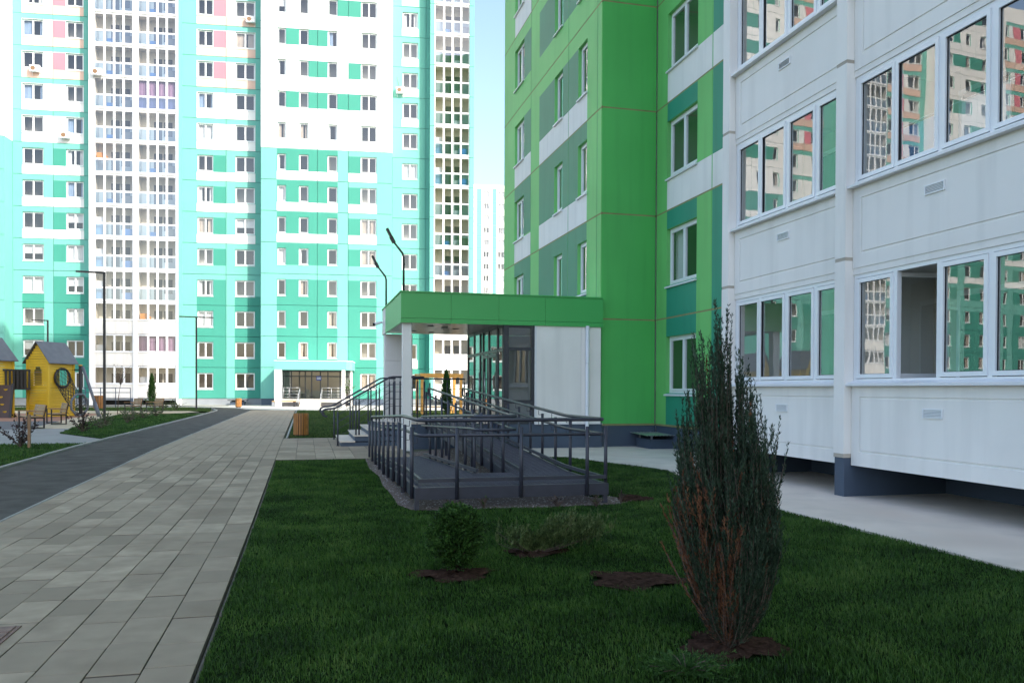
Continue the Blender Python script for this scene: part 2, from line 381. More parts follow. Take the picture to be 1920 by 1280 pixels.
# a cast access cover let into the slabs
cv = thing('access_cover', 'rusty square cast iron cover let into the grey paving slabs', 'cover', (-2.13, 5.78, 0))
mat('rust_iron', (.20, .125, .10), .75, .25, 20, .4, 90)
obj('frame', MB().box(-.30, .30, -.30, .30, -.05, .030), ['rust_iron'], cv)
k = MB()
for i in range(4):
    for j in range(4): k.box(-.28 + i * .14 + .006, -.28 + (i + 1) * .14 - .006, -.28 + j * .14 + .006, -.28 + (j + 1) * .14 - .006, .0295, .036)
obj('lid_plate', k, ['rust_iron'], cv)

LAWN_A = [(-26, 3), (-5.62, 3), (-5.62, 24.0), (-8, 23.7), (-26, 23.3)]
LAWN_B = [(-5.62, 26.1), (-5.62, 50.0), (-7.8, 50.2), (-10.0, 49.5), (-9.0, 38), (-7.75, 29.5)]
LAWN_B[0] = (-5.7, 26.1)
LAWN_C = [(-5.75, 54), (-6.6, 63.3), (-8.4, 66.2), (-13, 67.5), (-34, 67.3), (-34, 61.8), (-7.4, 57.2)]
LAWN_D = [(-.45, 25.3), (2.2, 25.3), (2.2, 26.0), (9, 26.5), (12, 56), (-.45, 57)]
LAWN_E = [(-40, 70.5), (-13.5, 72.8), (-6.3, 73.2), (-6.3, 75.0), (-40, 78.5)]
for nm, P in (('lawn', LAWN_A), ('lawn', LAWN_B), ('lawn', LAWN_C), ('lawn', LAWN_D), ('lawn', LAWN_E)): sheet(nm, P, .006, 'turf')

def in_poly(x, y, P):
    r = np.zeros(len(x), bool); n_ = len(P)
    for i in range(n_):
        (xa, ya), (xb, yb) = P[i], P[(i + 1) % n_]
        c = ((ya > y) != (yb > y)) & (x < (xb - xa) * (y - ya) / (yb - ya + 1e-12) + xa); r ^= c
    return r
BARE = [(1.28, 6.98, .30, .24), (2.22, 7.75, .26, .2), (2.70, 6.42, .36, .30), (2.60, 4.62, .30, .26), (4.62, 10.95, .22, .3)]   # soil hollows
def blades(name, P, dens, lmin, lmax, wid, m, label_kind='stuff', holes=(), ex=None, cut=None):
    x0, x1 = min(p[0] for p in P), max(p[0] for p in P); y0, y1 = min(p[1] for p in P), max(p[1] for p in P)
    n_ = int((x1 - x0) * (y1 - y0) * dens[0]); x = RNG.uniform(x0, x1, n_); y = RNG.uniform(y0, y1, n_)
    d = np.hypot(x, y); zc = x * .2466 + y * .969; lat = x * .969 - y * .2466
    keep = in_poly(x, y, P) & (zc > 3.7) & (np.abs(lat) < zc * .66 + .4)
    dl = np.interp(d, *dens[1]); keep &= RNG.uniform(0, 1, n_) < dl
    if ex: keep &= ~in_poly(x, y, ex)
    for (hx, hy, rx, ry) in holes:
        q = ((x - hx) / rx) ** 2 + ((y - hy) / ry) ** 2; keep &= q > .9 + .5 * RNG.uniform(0, 1, n_)
    if cut is not None: keep &= cut(x, y)
    x, y, d = x[keep], y[keep], d[keep]; n_ = len(x)
    L = RNG.uniform(lmin, lmax, n_) * (1 + .35 * np.sin(x * 2.1 + np.sin(y * 1.7) * 2) * np.sin(y * 2.6 + x))
    W = wid * np.maximum(1, d / 7) * RNG.uniform(.7, 1.3, n_); az = RNG.uniform(0, 6.283, n_)
    az = az * .75 + .25 * (3 * np.sin(x * .9) + 2 * np.cos(y * .8)); lean = RNG.uniform(.15, 1.15, n_); tw = RNG.uniform(0, 6.283, n_)
    z = gz_np(x, y)
    dx, dy = np.cos(az), np.sin(az); sx, sy = np.cos(tw) * W / 2, np.sin(tw) * W / 2
    o = np.stack([x, y, z], 1); S = np.stack([sx, sy, 0 * sx], 1)
    mid = o + np.stack([dx * L * .18 * lean, dy * L * .18 * lean, L * .55], 1)
    tip = o + np.stack([dx * L * .75 * lean, dy * L * .75 * lean, L * (.55 + .45 * (1 - .55 * lean))], 1)
    V = np.stack([o - S, o + S, mid - S * .8, mid + S * .8, tip], 1).reshape(-1, 3)
    b = np.arange(n_)[:, None] * 5
    Fc = np.concatenate([b + [0, 1, 3], b + [0, 3, 2], b + [2, 3, 4]], 1).reshape(-1, 3)
    return tag(obj(name, np_mesh(name, V, Fc, [m])), kind=label_kind)
g = blades('grass', LAWN, (6000, ((0, 6, 9, 14, 20), (1, 1, .66, .4, .28))), .018, .047, .0050, 'grass_blade', holes=BARE, ex=GRAVEL)
tag(g, 'short dark green lawn grass around the ramp and shrubs', 'grass')
g = blades('grass', LAWN_A, (1500, ((0, 12, 18, 26), (1, 1, .8, .5))), .03, .08, .004, 'grass_blade'); tag(g, 'lawn grass beside the asphalt path, nearer than the side path', 'grass')
g = blades('grass', LAWN_B, (700, ((0, 26, 50), (1, 1, .5))), .03, .08, .004, 'grass_blade'); tag(g, 'lawn grass wedge between asphalt path and benches', 'grass')
g = blades('grass', LAWN_C, (160, ((0, 90), (1, 1))), .04, .09, .005, 'grass_far'); tag(g, 'lawn grass in front of the teal building where the path bends', 'grass')
g = blades('grass', LAWN_D, (420, ((0, 26, 60), (1, 1, .35))), .03, .08, .004, 'grass_far'); tag(g, 'lawn grass behind the entrance stairs and wooden bin', 'grass')
# bare soil hollows
for i, (hx, hy, rx, ry) in enumerate(BARE):
    pts = []; k = MB(); N = 28
    for ring in range(6):
        for a in range(N):
            t = 2 * math.pi * a / N; q = ring / 5; rr = 1 + .2 * math.sin(3 * t + i) + .14 * math.sin(5 * t + 2 * i) + .08 * math.sin(11 * t)
            x = hx + rx * rr * q * math.cos(t) * 1.1; y = hy + ry * rr * q * math.sin(t) * 1.1
            pts.append((x, y, gz(x, y) + .008 + random.uniform(-.004, .022) + .02 * (1 - q) * (.3 if i == 2 else 1)))
    k.v = pts
    for ring in range(5):
        for a in range(N):
            b = (a + 1) % N; k.f.append((ring * N + a, (ring + 1) * N + a, (ring + 1) * N + b, ring * N + b)); k.m.append(0); k.sm.append(False)
    tag(obj('soil_patch', k, ['soil']), kind='structure')
# loose stones of the gravel bed
n_ = 9000; x = RNG.uniform(.9, 4.6, n_); y = RNG.uniform(10.2, 20.5, n_); kp = in_poly(x, y, GRAVEL) & (RNG.uniform(0, 1, n_) < np.interp(y, (10, 12, 20), (1, .8, .3))); x, y = x[kp], y[kp]; n_ = len(x)
s_ = RNG.uniform(.006, .016, n_); oc = np.array([(1, 0, 0), (0, 1, 0), (-1, 0, 0), (0, -1, 0), (0, 0, .8), (0, 0, -.8)]); V = (np.stack([x, y, gz_np(x, y) + .014], 1)[:, None, :] + oc[None] * s_[:, None, None] * RNG.uniform(.6, 1.3, (n_, 6, 1))).reshape(-1, 3)
b = np.arange(n_)[:, None] * 6; fs = [(0, 1, 4), (1, 2, 4), (2, 3, 4), (3, 0, 4)]; Fc = np.concatenate([b + list(f) for f in fs], 1).reshape(-1, 3)
mat('stone_chip', (.30, .27, .25), .9, .4, 40)
tag(obj('gravel', np_mesh('gravel', V, Fc, ['stone_chip'])), 'loose gravel under the grey steel ramp', 'gravel', kind='stuff')
# ------------------------------------------------------------------ facade kit: painted panels with real openings, windows with panes, sills and rooms
FLOOR = 2.8; Z0 = .70
_pm = {}
def panel_mesh(w, h, base, rects, holes, t=.07, gap=.02, rev=None):
    key = (round(w, 3), round(h, 3), base, tuple(rects), tuple(holes))
    if key in _pm: return _pm[key]
    mats = [base]; 
    for r in rects:
        if r[4] not in mats: mats.append(r[4])
    xs = {gap, w - gap}; zs = {gap, h - gap}
    cl = lambda v, m: min(max(v, gap), m - gap)
    for r in list(rects) + list(holes):
        xs |= {cl(r[0], w), cl(r[1], w)}; zs |= {cl(r[2], h), cl(r[3], h)}
    xs = sorted(xs); zs = sorted(zs); k = MB()
    for i in range(len(xs) - 1):
        for j in range(len(zs) - 1):
            if xs[i + 1] - xs[i] < 1e-4 or zs[j + 1] - zs[j] < 1e-4: continue
            cx, cz = (xs[i] + xs[i + 1]) / 2, (zs[j] + zs[j + 1]) / 2
            if any(q[0] < cx < q[1] and q[2] < cz < q[3] for q in holes): continue
            mi = 0
            for r in rects:
                if r[0] < cx < r[1] and r[2] < cz < r[3]: mi = mats.index(r[4])
            k.face([(xs[i], 0, zs[j]), (xs[i + 1], 0, zs[j]), (xs[i + 1], 0, zs[j + 1]), (xs[i], 0, zs[j + 1])], mi)
    a, b, c, d = gap, w - gap, gap, h - gap
    for p, q in (((a, c), (b, c)), ((b, c), (b, d)), ((b, d), (a, d)), ((a, d), (a, c))):
        k.face([(p[0], 0, p[1]), (p[0], t, p[1]), (q[0], t, q[1]), (q[0], 0, q[1])], 0)
    rm = 0
    for (x0, x1, z0, z1) in [q[:4] for q in holes]:
        D = .16
        for p, q in (((x0, z0), (x1, z0)), ((x1, z0), (x1, z1)), ((x1, z1), (x0, z1)), ((x0, z1), (x0, z0))):
            k.face([(p[0], 0, p[1]), (q[0], 0, q[1]), (q[0], D, q[1]), (p[0], D, p[1])], rm)
    me = k.mesh('wall_panel', mats); _pm[key] = me; return me

_wm = {}
def window_meshes(w, h, n, fr=.055, sa=.055, glassm='glass_far', transom=None):
    key = (round(w, 3), round(h, 3), n, glassm, fr, transom)
    if key in _wm: return _wm[key]
    k = MB(); d0, d1 = 0, .06
    k.box(0, w, d0, d1, 0, fr); k.box(0, w, d0, d1, h - fr, h); k.box(0, fr, d0, d1, fr, h - fr); k.box(w - fr, w, d0, d1, fr, h - fr)
    iw = w - 2 * fr; panes = []
    for i in range(n):
        x0 = fr + iw * i / n; x1 = fr + iw * (i + 1) / n; z0, z1 = fr, h - fr; g = .004
        x0 += g; x1 -= g; z0 += g; z1 -= g
        k.box(x0, x1, d0 - .012, d1 - .012, z0, z0 + sa); k.box(x0, x1, d0 - .012, d1 - .012, z1 - sa, z1)
        k.box(x0, x0 + sa, d0 - .012, d1 - .012, z0 + sa, z1 - sa); k.box(x1 - sa, x1, d0 - .012, d1 - .012, z0 + sa, z1 - sa)
        if n > 1 and i < n - 1: k.box(x1 - .012, x1 + 2 * g + .012, d0 - .004, d1, z0, z1)
        panes.append((x0 + sa, x1 - sa, z0 + sa, z1 - sa))
    fm = k.mesh('window', ['pvc'])
    pms = []
    for (a, b, c, d) in panes:
        q = MB(); e = .006; q.face([(a - e, .02, c - e), (b + e, .02, c - e), (b + e, .02, d + e), (a - e, .02, d + e)]); pms.append(q.mesh('pane', [glassm]))
    s = MB(); o = -.16
    s.face([(-.02, o, -.035), (w + .02, o, -.035), (w + .02, .02, .012), (-.02, .02, .012)]); s.face([(-.02, o, -.075), (w + .02, o, -.075), (w + .02, o, -.035), (-.02, o, -.035)])
    s.face([(-.02, .0, -.075), (w + .02, .0, -.075), (w + .02, o, -.075), (-.02, o, -.075)]); s.face([(-.02, o, -.075), (-.02, o, -.035), (-.02, .02, .012), (-.02, .02, -.075)]); s.face([(w + .02, o, -.035), (w + .02, o, -.075), (w + .02, .02, -.075), (w + .02, .02, .012)])
    sm = s.mesh('sill', ['flashing'])
    _wm[key] = (fm, pms, sm); return _wm[key]
_rm = {}
def room_mesh(w, h, kind, depth=.8):
    key = (round(w, 2), round(h, 2), kind, depth)
    if key in _rm: return _rm[key]
    k = MB(); e = .05; x0, x1, z0, z1 = -e, w + e, -e, h + e; y0, y1 = .07, depth
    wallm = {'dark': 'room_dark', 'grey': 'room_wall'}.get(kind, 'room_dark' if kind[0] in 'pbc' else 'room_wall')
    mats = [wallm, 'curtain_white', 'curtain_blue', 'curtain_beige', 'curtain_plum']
    k.face([(x0, y1, z0), (x1, y1, z0), (x1, y1, z1), (x0, y1, z1)]); k.face([(x0, y0, z0), (x0, y1, z0), (x0, y1, z1), (x0, y0, z1)]); k.face([(x1, y1, z0), (x1, y0, z0), (x1, y0, z1), (x1, y1, z1)])
    k.face([(x0, y0, z0), (x1, y0, z0), (x1, y1, z0), (x0, y1, z0)]); k.face([(x0, y1, z1), (x1, y1, z1), (x1, y0, z1), (x0, y0, z1)])
    def cloth(a, b, m, zb=0.0):
        n_ = max(4, int((b - a) / .06))
        for i in range(n_):
            xa, xb = a + (b - a) * i / n_, a + (b - a) * (i + 1) / n_; ya, yb = .16 + .03 * (i % 2), .16 + .03 * ((i + 1) % 2)
            k.face([(xa, ya, zb), (xb, yb, zb), (xb, yb, h), (xa, ya, h)], m)
    if kind == 'sheer': cloth(0, w, 1)
    if kind == 'pair': cloth(0, w * .27, 1); cloth(w * .73, w, 1)
    if kind == 'blue': cloth(0, w * .5, 2); cloth(w * .8, w, 2)
    if kind == 'beige': cloth(0, w * .42, 3); cloth(w * .62, w, 3)
    if kind == 'plum': cloth(0, w, 4)
    if kind == 'blind': k.face([(0, .14, h * .45), (w, .14, h * .45), (w, .14, h), (0, .14, h)], 1)
    me = k.mesh('room_interior', mats); _rm[key] = me; return me
def add_window(parent, loc, rz, w, h, n, glassm='glass_far', kind='dark', setback=.10, sill=True, lab=None, depth=.8):
    fm, pms, sm = window_meshes(w, h, n, glassm=glassm)
    dirn = Vector((-math.sin(rz), math.cos(rz), 0)) * setback
    o = obj('window', fm, parent=parent, loc=Vector(loc) + dirn, rz=rz)
    for p in pms: obj('pane', p, parent=o)
    if sill: obj('sill', sm, parent=o)
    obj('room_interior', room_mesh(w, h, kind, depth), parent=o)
    if lab: o['label'] = lab
    return o
KINDS = ['dark'] * 6 + ['grey'] * 5 + ['pair'] * 3 + ['sheer', 'blue', 'beige', 'beige', 'blind', 'grey']

# ------------------------------------------------------------------ the near green and white building
BG = thing('apartment_building', 'tall green and white panel building with glazed white balconies, in shade', 'building', (7.62, 20.43, 0))
ORG = Vector((7.62, 20.43, 0))
def bobj(name, data, mats=None, loc=(0, 0, 0), rz=0, parent=None):
    return obj(name, data, mats, parent or BG, (Vector(loc) - ORG) if parent is None else loc, rz)
WY = 31.34
def yx(y): return round(WY - y, 3)
def wing_rects(f):
    S, Tp = .84, 2.30; r = []
    c1 = (yx(29.68), yx(28.35), yx(27.42)); mf = (yx(26.38), yx(21.59))
    if f <= 2: r = [(c1[0], c1[2], 0, 2.8, 'dark_green'), (mf[0], mf[1], 0, 2.8, 'dark_green')]
    elif f == 3: r = [(c1[0], c1[2], S, 2.8, 'dark_green'), (c1[0], c1[2], 0, S - .04, 'white_paint'), (mf[0], mf[1], S - .04, 2.8, 'dark_green'), (mf[0], mf[1], 0, S - .04, 'white_paint')]
    elif f == 4: r = [(c1[1], c1[2], S - .04, Tp, 'dark_green'), (c1[0], c1[2], 0, S - .04, 'white_paint'), (mf[0], mf[1], S - .04, Tp, 'dark_green'), (mf[0], mf[1], 0, S - .04, 'white_paint')]
    elif f == 5: r = [(c1[1], c1[2], S - .04, Tp, 'dark_green'), (mf[0], mf[1], S - .04, Tp, 'dark_green')]
    elif f == 6: r = [(c1[0], c1[2], 0, S - .04, 'white_paint'), (mf[0], yx(23.83), S - .04, Tp, 'dark_green')]
    else: r = [(c1[1], c1[2], S - .04, Tp, 'dark_green')]
    return r
wing_wins = [(yx(29.68), yx(28.35), 2), (yx(24.66), yx(23.83), 1), (yx(22.37), yx(21.59), 1)]
wing_panels = [(0, 3.92), (3.92, 8.08), (8.08, 10.56), (10.56, 10.905)]
RZW = -math.pi / 2
def clip_rects(rs, a, b):
    out = []
    for r in rs:
        x0, x1 = max(r[0], a), min(r[1], b)
        if x1 - x0 > .01: out.append((round(x0 - a, 3), round(x1 - a, 3)) + tuple(r[2:]))
    return out
for f in range(1, 8):
    z = Z0 + FLOOR * (f - 1)
    holes = [(a, b, .84, 2.30) for a, b, n in wing_wins]
    for (a, b) in wing_panels:
        bobj('wall_panel', panel_mesh(b - a, FLOOR, 'light_green', clip_rects(wing_rects(f), a, b), clip_rects(holes, a, b)), loc=(7.62, WY - a, z), rz=RZW)
    for (a, b, n) in wing_wins:
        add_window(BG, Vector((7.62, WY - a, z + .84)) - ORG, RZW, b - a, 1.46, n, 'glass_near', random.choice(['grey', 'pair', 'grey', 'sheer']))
    bobj('joint_seal', MB().box(0, 10.91, .003, .05, -.032, .032), ['sealant'], (7.62, WY, z), RZW)
    for jx in (3.92, 8.08, 10.56): bobj('joint_seal', MB().box(-.03, .03, .006, .045, .03, 2.77), ['dark_green'], (7.62, WY - jx, z), RZW)
    # the short return facing the ramp
    bobj('wall_panel', panel_mesh(1.575, FLOOR, 'shaded_green', (), ()), loc=(7.62, 20.43, z))
    bobj('joint_seal', MB().box(0.0, 1.57, .003, .05, -.032, .032), ['sealant'], (7.62, 20.43, z))
    # recessed wall with the wide windows
    S, Tp = .845, 2.315
    rr = {1: [(.66, 2.34, 0, 2.8, 'sea_green')], 2: [(.66, 2.34, 0, 2.8, 'sea_green')],
          3: [(.66, 2.34, S, 2.8, 'sea_green')], 4: [], 5: [(.66, 2.34, Tp, 2.8, 'sea_green')], 6: [(.66, 2.34, S, 2.8, 'sea_green')]}.get(f, [])
    rr = rr + [(3.09, 6.9, 0, 2.8, 'sea_green')]
    if f in (3, 4, 6): rr = rr + [(.66, 6.9, 0, S - .04, 'white_paint')]
    for (a, b) in ((0, 3.09), (3.09, 6.9)):
        bobj('wall_panel', panel_mesh(b - a, FLOOR, 'light_green', clip_rects(rr, a, b), clip_rects([(.66, 2.34, S, Tp)], a, b)), loc=(9.19, 20.41 - a, z), rz=RZW)
    if f < 7: 
        add_window(BG, Vector((9.19, 20.41 - .66, z + S)) - ORG, RZW, 1.68, 1.47, 2, 'glass_near', random.choice(['grey', 'dark', 'pair']))
    bobj('joint_seal', MB().box(0.0, 6.9, .003, .05, -.032, .032), ['sealant'], (9.19, 20.41, z), RZW)
    bobj('joint_seal', MB().box(-.03, .03, .006, .045, .03, 2.77), ['light_green'], (9.19, 20.41 - 3.09, z), RZW)
# plinth
bobj('plinth', MB().box(0, 10.9, .03, .3, -.2, .69), ['base_blue'], (7.62, WY, 0), RZW)
bobj('plinth', MB().box(0.03, 1.6, .03, .3, -.2, .69), ['base_blue'], (7.62, 20.43, 0))
bobj('plinth', MB().box(0.0, 26, .03, .3, -.2, .69), ['base_blue'], (9.19, 20.43, 0), RZW)
# storeys above the picture and the body of the building
ZT = Z0 + 7 * FLOOR
k = MB(); k.box(7.62, 22, 20.43, WY, ZT, 50.3); k.box(9.19, 22, 13.5, 20.43, ZT, 50.3); k.box(7.5, 22, -34, 13.5, Z0 + 4 * FLOOR - .1, 50.3)
bobj('upper_storeys', k, ['light_green'])
k = MB(); k.box(8.75, 22, 20.6, WY, 0, ZT - .02); k.box(10.2, 22, 3.2, 20.6, 0, ZT - .02); k.box(7.56, 22, -34, 3.15, .5, Z0 + 4 * FLOOR - .12); k.box(7.7, 8.74, WY - .08, WY - .02, 0, ZT)
bobj('building_core', k, ['white_paint'])
k = MB(); k.box(9.3, 10.19, 3.2, 13.4, 0, .5); bobj('foundation', k, ['base_blue'])

# white glazed balconies
BW = 3.24; BX = 7.58
panes_x = [(.13, .75), (.87, 1.52), (1.69, 2.31), (2.48, 3.11)]
def groove_panel(w, z0, z1, name='parapet_panel'):
    k = MB(); gx, gb, gt, gw, gd = .17, .19, .17, .035, .016; h = z1 - z0
    R0 = (0, w, 0, h); R1 = (gx, w - gx, gb, h - gt); R2 = (gx + gw, w - gx - gw, gb + gw, h - gt - gw); R3 = (gx + .006, w - gx - .006, gb + .006, h - gt - .006); R4 = (R2[0] - .006, R2[1] + .006, R2[2] - .006, R2[3] + .006)
    def ring(A, B, ya, yb):
        a = [(A[0], A[2]), (A[1], A[2]), (A[1], A[3]), (A[0], A[3])]; b = [(B[0], B[2]), (B[1], B[2]), (B[1], B[3]), (B[0], B[3])]
        for i in range(4):
            j = (i + 1) % 4; k.face([(a[i][0], ya, a[i][1]), (a[j][0], ya, a[j][1]), (b[j][0], yb, b[j][1]), (b[i][0], yb, b[i][1])])
    ring(R0, R1, 0, 0); ring(R1, R3, 0, gd); ring(R3, R4, gd, gd); ring(R4, R2, gd, 0)
    k.face([(R2[0], 0, R2[2]), (R2[1], 0, R2[2]), (R2[1], 0, R2[3]), (R2[0], 0, R2[3])])
    k.box(0, w, 0, .1, 0, h, skip='f'); return k.mesh(name, ['white_paint'])
gp = groove_panel(BW, 0, 1.15); gp_sill = MB()
gp_sill.face([(-.02, -.10, .0), (BW + .02, -.10, .0), (BW + .02, .06, .05), (-.02, .06, .05)]); gp_sill.face([(-.02, -.10, -.035), (BW + .02, -.10, -.035), (BW + .02, -.10, .0), (-.02, -.10, .0)]); gp_sill.face([(-.02, .0, -.035), (BW + .02, .0, -.035), (BW + .02, -.10, -.035), (-.02, -.10, -.035)])
gp_sill = gp_sill.mesh('sill', ['flashing'])
FH = 1.54
def balc_frame(open_i=None):
    k = MB(); k.box(0, BW, .0, .07, 0, .06); k.box(0, BW, .0, .07, FH - .06, FH)
    for x in (0, .80, 1.575, 2.36, BW - .06): k.box(x, x + .06 if x not in (.80, 1.575, 2.36) else x + .07, 0, .07, .06, FH - .06)
    for i, (a, b) in enumerate(panes_x):
        if i == open_i: continue
        s = .055; A, B, C, D = a - s, b + s, .12 - .05, FH - .12 + .05
        k.box(A, B, -.014, .05, C, C + s); k.box(A, B, -.014, .05, D - s, D); k.box(A, A + s, -.014, .05, C + s, D - s); k.box(B - s, B, -.014, .05, C + s, D - s)
        g = .006; y = .012
        k.box(A + s, A + s + g, y, y + .02, C + s, D - s, 1); k.box(B - s - g, B - s, y, y + .02, C + s, D - s, 1); k.box(A + s, B - s, y, y + .02, C + s, C + s + g, 1); k.box(A + s, B - s, y, y + .02, D - s - g, D - s, 1)
    return k.mesh('balcony_glazing', ['pvc', 'pvc_gasket'])
bf = balc_frame(); bfo = balc_frame(1)
bp = []
for (a, b) in panes_x:
    q = MB(); q.face([(a, .02, .125), (b, .02, .125), (b, .02, FH - .125), (a, .02, FH - .125)]); bp.append(q.mesh('pane', ['glass_near']))
def loggia(var=0):
    k = MB(); D = 1.35; zb, zt = -1.05, FH + .08
    k.face([(0, D, zb), (BW, D, zb), (BW, D, zt), (0, D, zt)], 0); k.face([(.0, .08, zb), (.0, D, zb), (.0, D, zt), (.0, .08, zt)], 1); k.face([(BW, D, zb), (BW, .08, zb), (BW, .08, zt), (BW, D, zt)], 1)
    k.face([(0, .08, zb), (BW, .08, zb), (BW, D, zb), (0, D, zb)], 0); k.face([(0, D, zt), (BW, D, zt), (BW, .08, zt), (0, .08, zt)], 1)
    k.box(.5, 1.9, D - .06, D - .01, -.15, 1.3, 2); k.box(2.05, 2.8, D - .06, D - .01, -1.0, 1.3, 2)
    k.box(.58, 1.82, D - .07, D - .055, -.07, 1.22, 3); k.box(2.13, 2.72, D - .07, D - .055, 0, 1.22, 3)
    if var: k.box(.3, 1.2, .5, .52, -.1, .75, 4); k.box(1.35, 2.1, .55, .57, .1, .8, 5); k.tube([(0.02, .53, .8), (BW - .02, .53, .8)], .006, 5, 5)
    return k.mesh('loggia_interior', ['loggia_wall', 'room_light', 'pvc', 'room_dark', 'junk_blue', 'curtain_white'])
lg = [loggia(0), loggia(1)]
def vent_mesh(w=.33, h=.12):
    k = MB(); k.box(0, w, -.018, 0, 0, .014); k.box(0, w, -.018, 0, h - .014, h); k.box(0, .014, -.018, 0, .014, h - .014); k.box(w - .014, w, -.018, 0, .014, h - .014)
    k.box(.014, w - .014, -.006, -.001, .014, h - .014, 1)
    for i in range(5): z = .018 + i * (h - .03) / 5; k.face([(.014, -.016, z), (w - .014, -.016, z), (w - .014, -.004, z + .013), (.014, -.004, z + .013)])
    return k.mesh('vent_grille', ['pvc', 'galv'])
vm = vent_mesh()
bays = [13.42, 10.11, 6.62]
for bi, by in enumerate(bays):
    for f in range(1, 5):
        z = Z0 + FLOOR * (f - 1)
        pp = bobj('balcony_parapet', gp, loc=(BX, by, z - .14), rz=RZW)
        obj('sill', gp_sill, parent=pp, loc=(0, 0, 1.165))
        obj('vent_grille', vm, parent=pp, loc=(1.40, -.001, .72))
        op = (bi == 1 and f == 1)
        g = bobj('balcony_glazing', bfo if op else bf, loc=(BX + .03, by, z + 1.03), rz=RZW)
        for i, p in enumerate(bp):
            if op and i == 1: continue
            obj('pane', p, parent=g)
        if op:   # the casement that stands open, swung into the balcony
            a, b = panes_x[1]; w_ = b - a + .11; s = .055; k = MB()
            k.box(0, w_, 0, .06, .07, .07 + s); k.box(0, w_, 0, .06, FH - .125, FH - .07); k.box(0, s, 0, .06, .07 + s, FH - .125); k.box(w_ - s, w_, 0, .06, .07 + s, FH - .125)
            sa = obj('open_casement', k, ['pvc'], g, (a - .05, .03, 0)); sa.rotation_euler = (0, 0, R(82)); sa['label'] = 'white casement swung open into the balcony'
            q = MB(); q.face([(s, .03, .12), (w_ - s, .03, .12), (w_ - s, .03, FH - .12), (s, .03, FH - .12)]); obj('pane', q, ['glass_near'], sa)
        obj('loggia_interior', lg[1 if (bi == 2 or random.random() < .2) and not op else 0], parent=g)
        bobj('lintel_beam', MB().box(-.02, BW + .02, .012, .2, 0, .095), ['white_paint'], (BX, by, z + 2.568), RZW)
        if f > 1: bobj('floor_slab', MB().box(0, BW, .1, 1.38, -.12, .0), ['loggia_wall'], (BX, by, z - .02), RZW)
for pi, py in enumerate((13.66, 10.35, 6.86)):
    for f in range(1, 5):
        z = Z0 + FLOOR * (f - 1); h0 = -.02
        bobj('balcony_pier', MB().box(0, .235, 0, 1.5, h0 + .042, 2.772), ['white_paint'], (7.46, py, z), RZW)
        bobj('joint_seal', MB().box(.003, .232, .005, 1.4, -.035, .03), ['sealant_white'], (7.46, py, z), RZW)
    bobj('pier_base', MB().box(.01, .225, .02, 1.9, -.1, .675), ['base_blue'], (7.46, py, 0), RZW)
bobj('balcony_floor', MB().box(0, 10.4, .1, 1.6, -.13, 0), ['base_grey'], (7.58, 13.5, Z0 - .01), RZW)
# ventilation shaft cap on the apron
vc = thing('ventilation_shaft', 'low grey concrete ventilation shaft with corrugated metal lid by the green wall', 'vent', (9.05, 19.85, .11))
k = MB(); k.box(-.45, .45, -.45, .45, -.02, .2); k.box(-.46, .46, -.46, .46, .2, .24); obj('shaft', k, ['base_blue'], vc)
for sx in (-.38, .38):
    for sy in (-.38, .38): obj('leg', MB().box(sx - .02, sx + .02, sy - .02, sy + .02, .24, .345), ['galv'], vc)
k = MB(); n_ = 26
for i in range(n_):
    xa, xb = -.6 + 1.2 * i / n_, -.6 + 1.2 * (i + 1) / n_; za, zb = .345 + .018 * (i % 2), .345 + .018 * ((i + 1) % 2)
    k.face([(xa, -.58, za), (xb, -.58, zb), (xb, .58, zb + .03), (xa, .58, za + .03)]); k.face([(xa, -.58, za - .012), (xb, -.58, zb - .012), (xb, -.58, zb), (xa, -.58, za)])
obj('lid', k, ['galv'], vc)
# ------------------------------------------------------------------ the sunlit teal and white building across the yard
TA = R(6.3); TN = Vector((math.sin(TA), math.cos(TA), 0)); TE = Vector((math.cos(TA), -math.sin(TA), 0))
T = thing('apartment_building', 'high teal and white panel building with pink accents, in bright sun', 'building', TN * 75.4, -TA)
def tpos(s, d, z): return TN * (75.4 + d) + TE * s + Vector((0, 0, z))
NF = 17
SI, TO = .85, 2.31
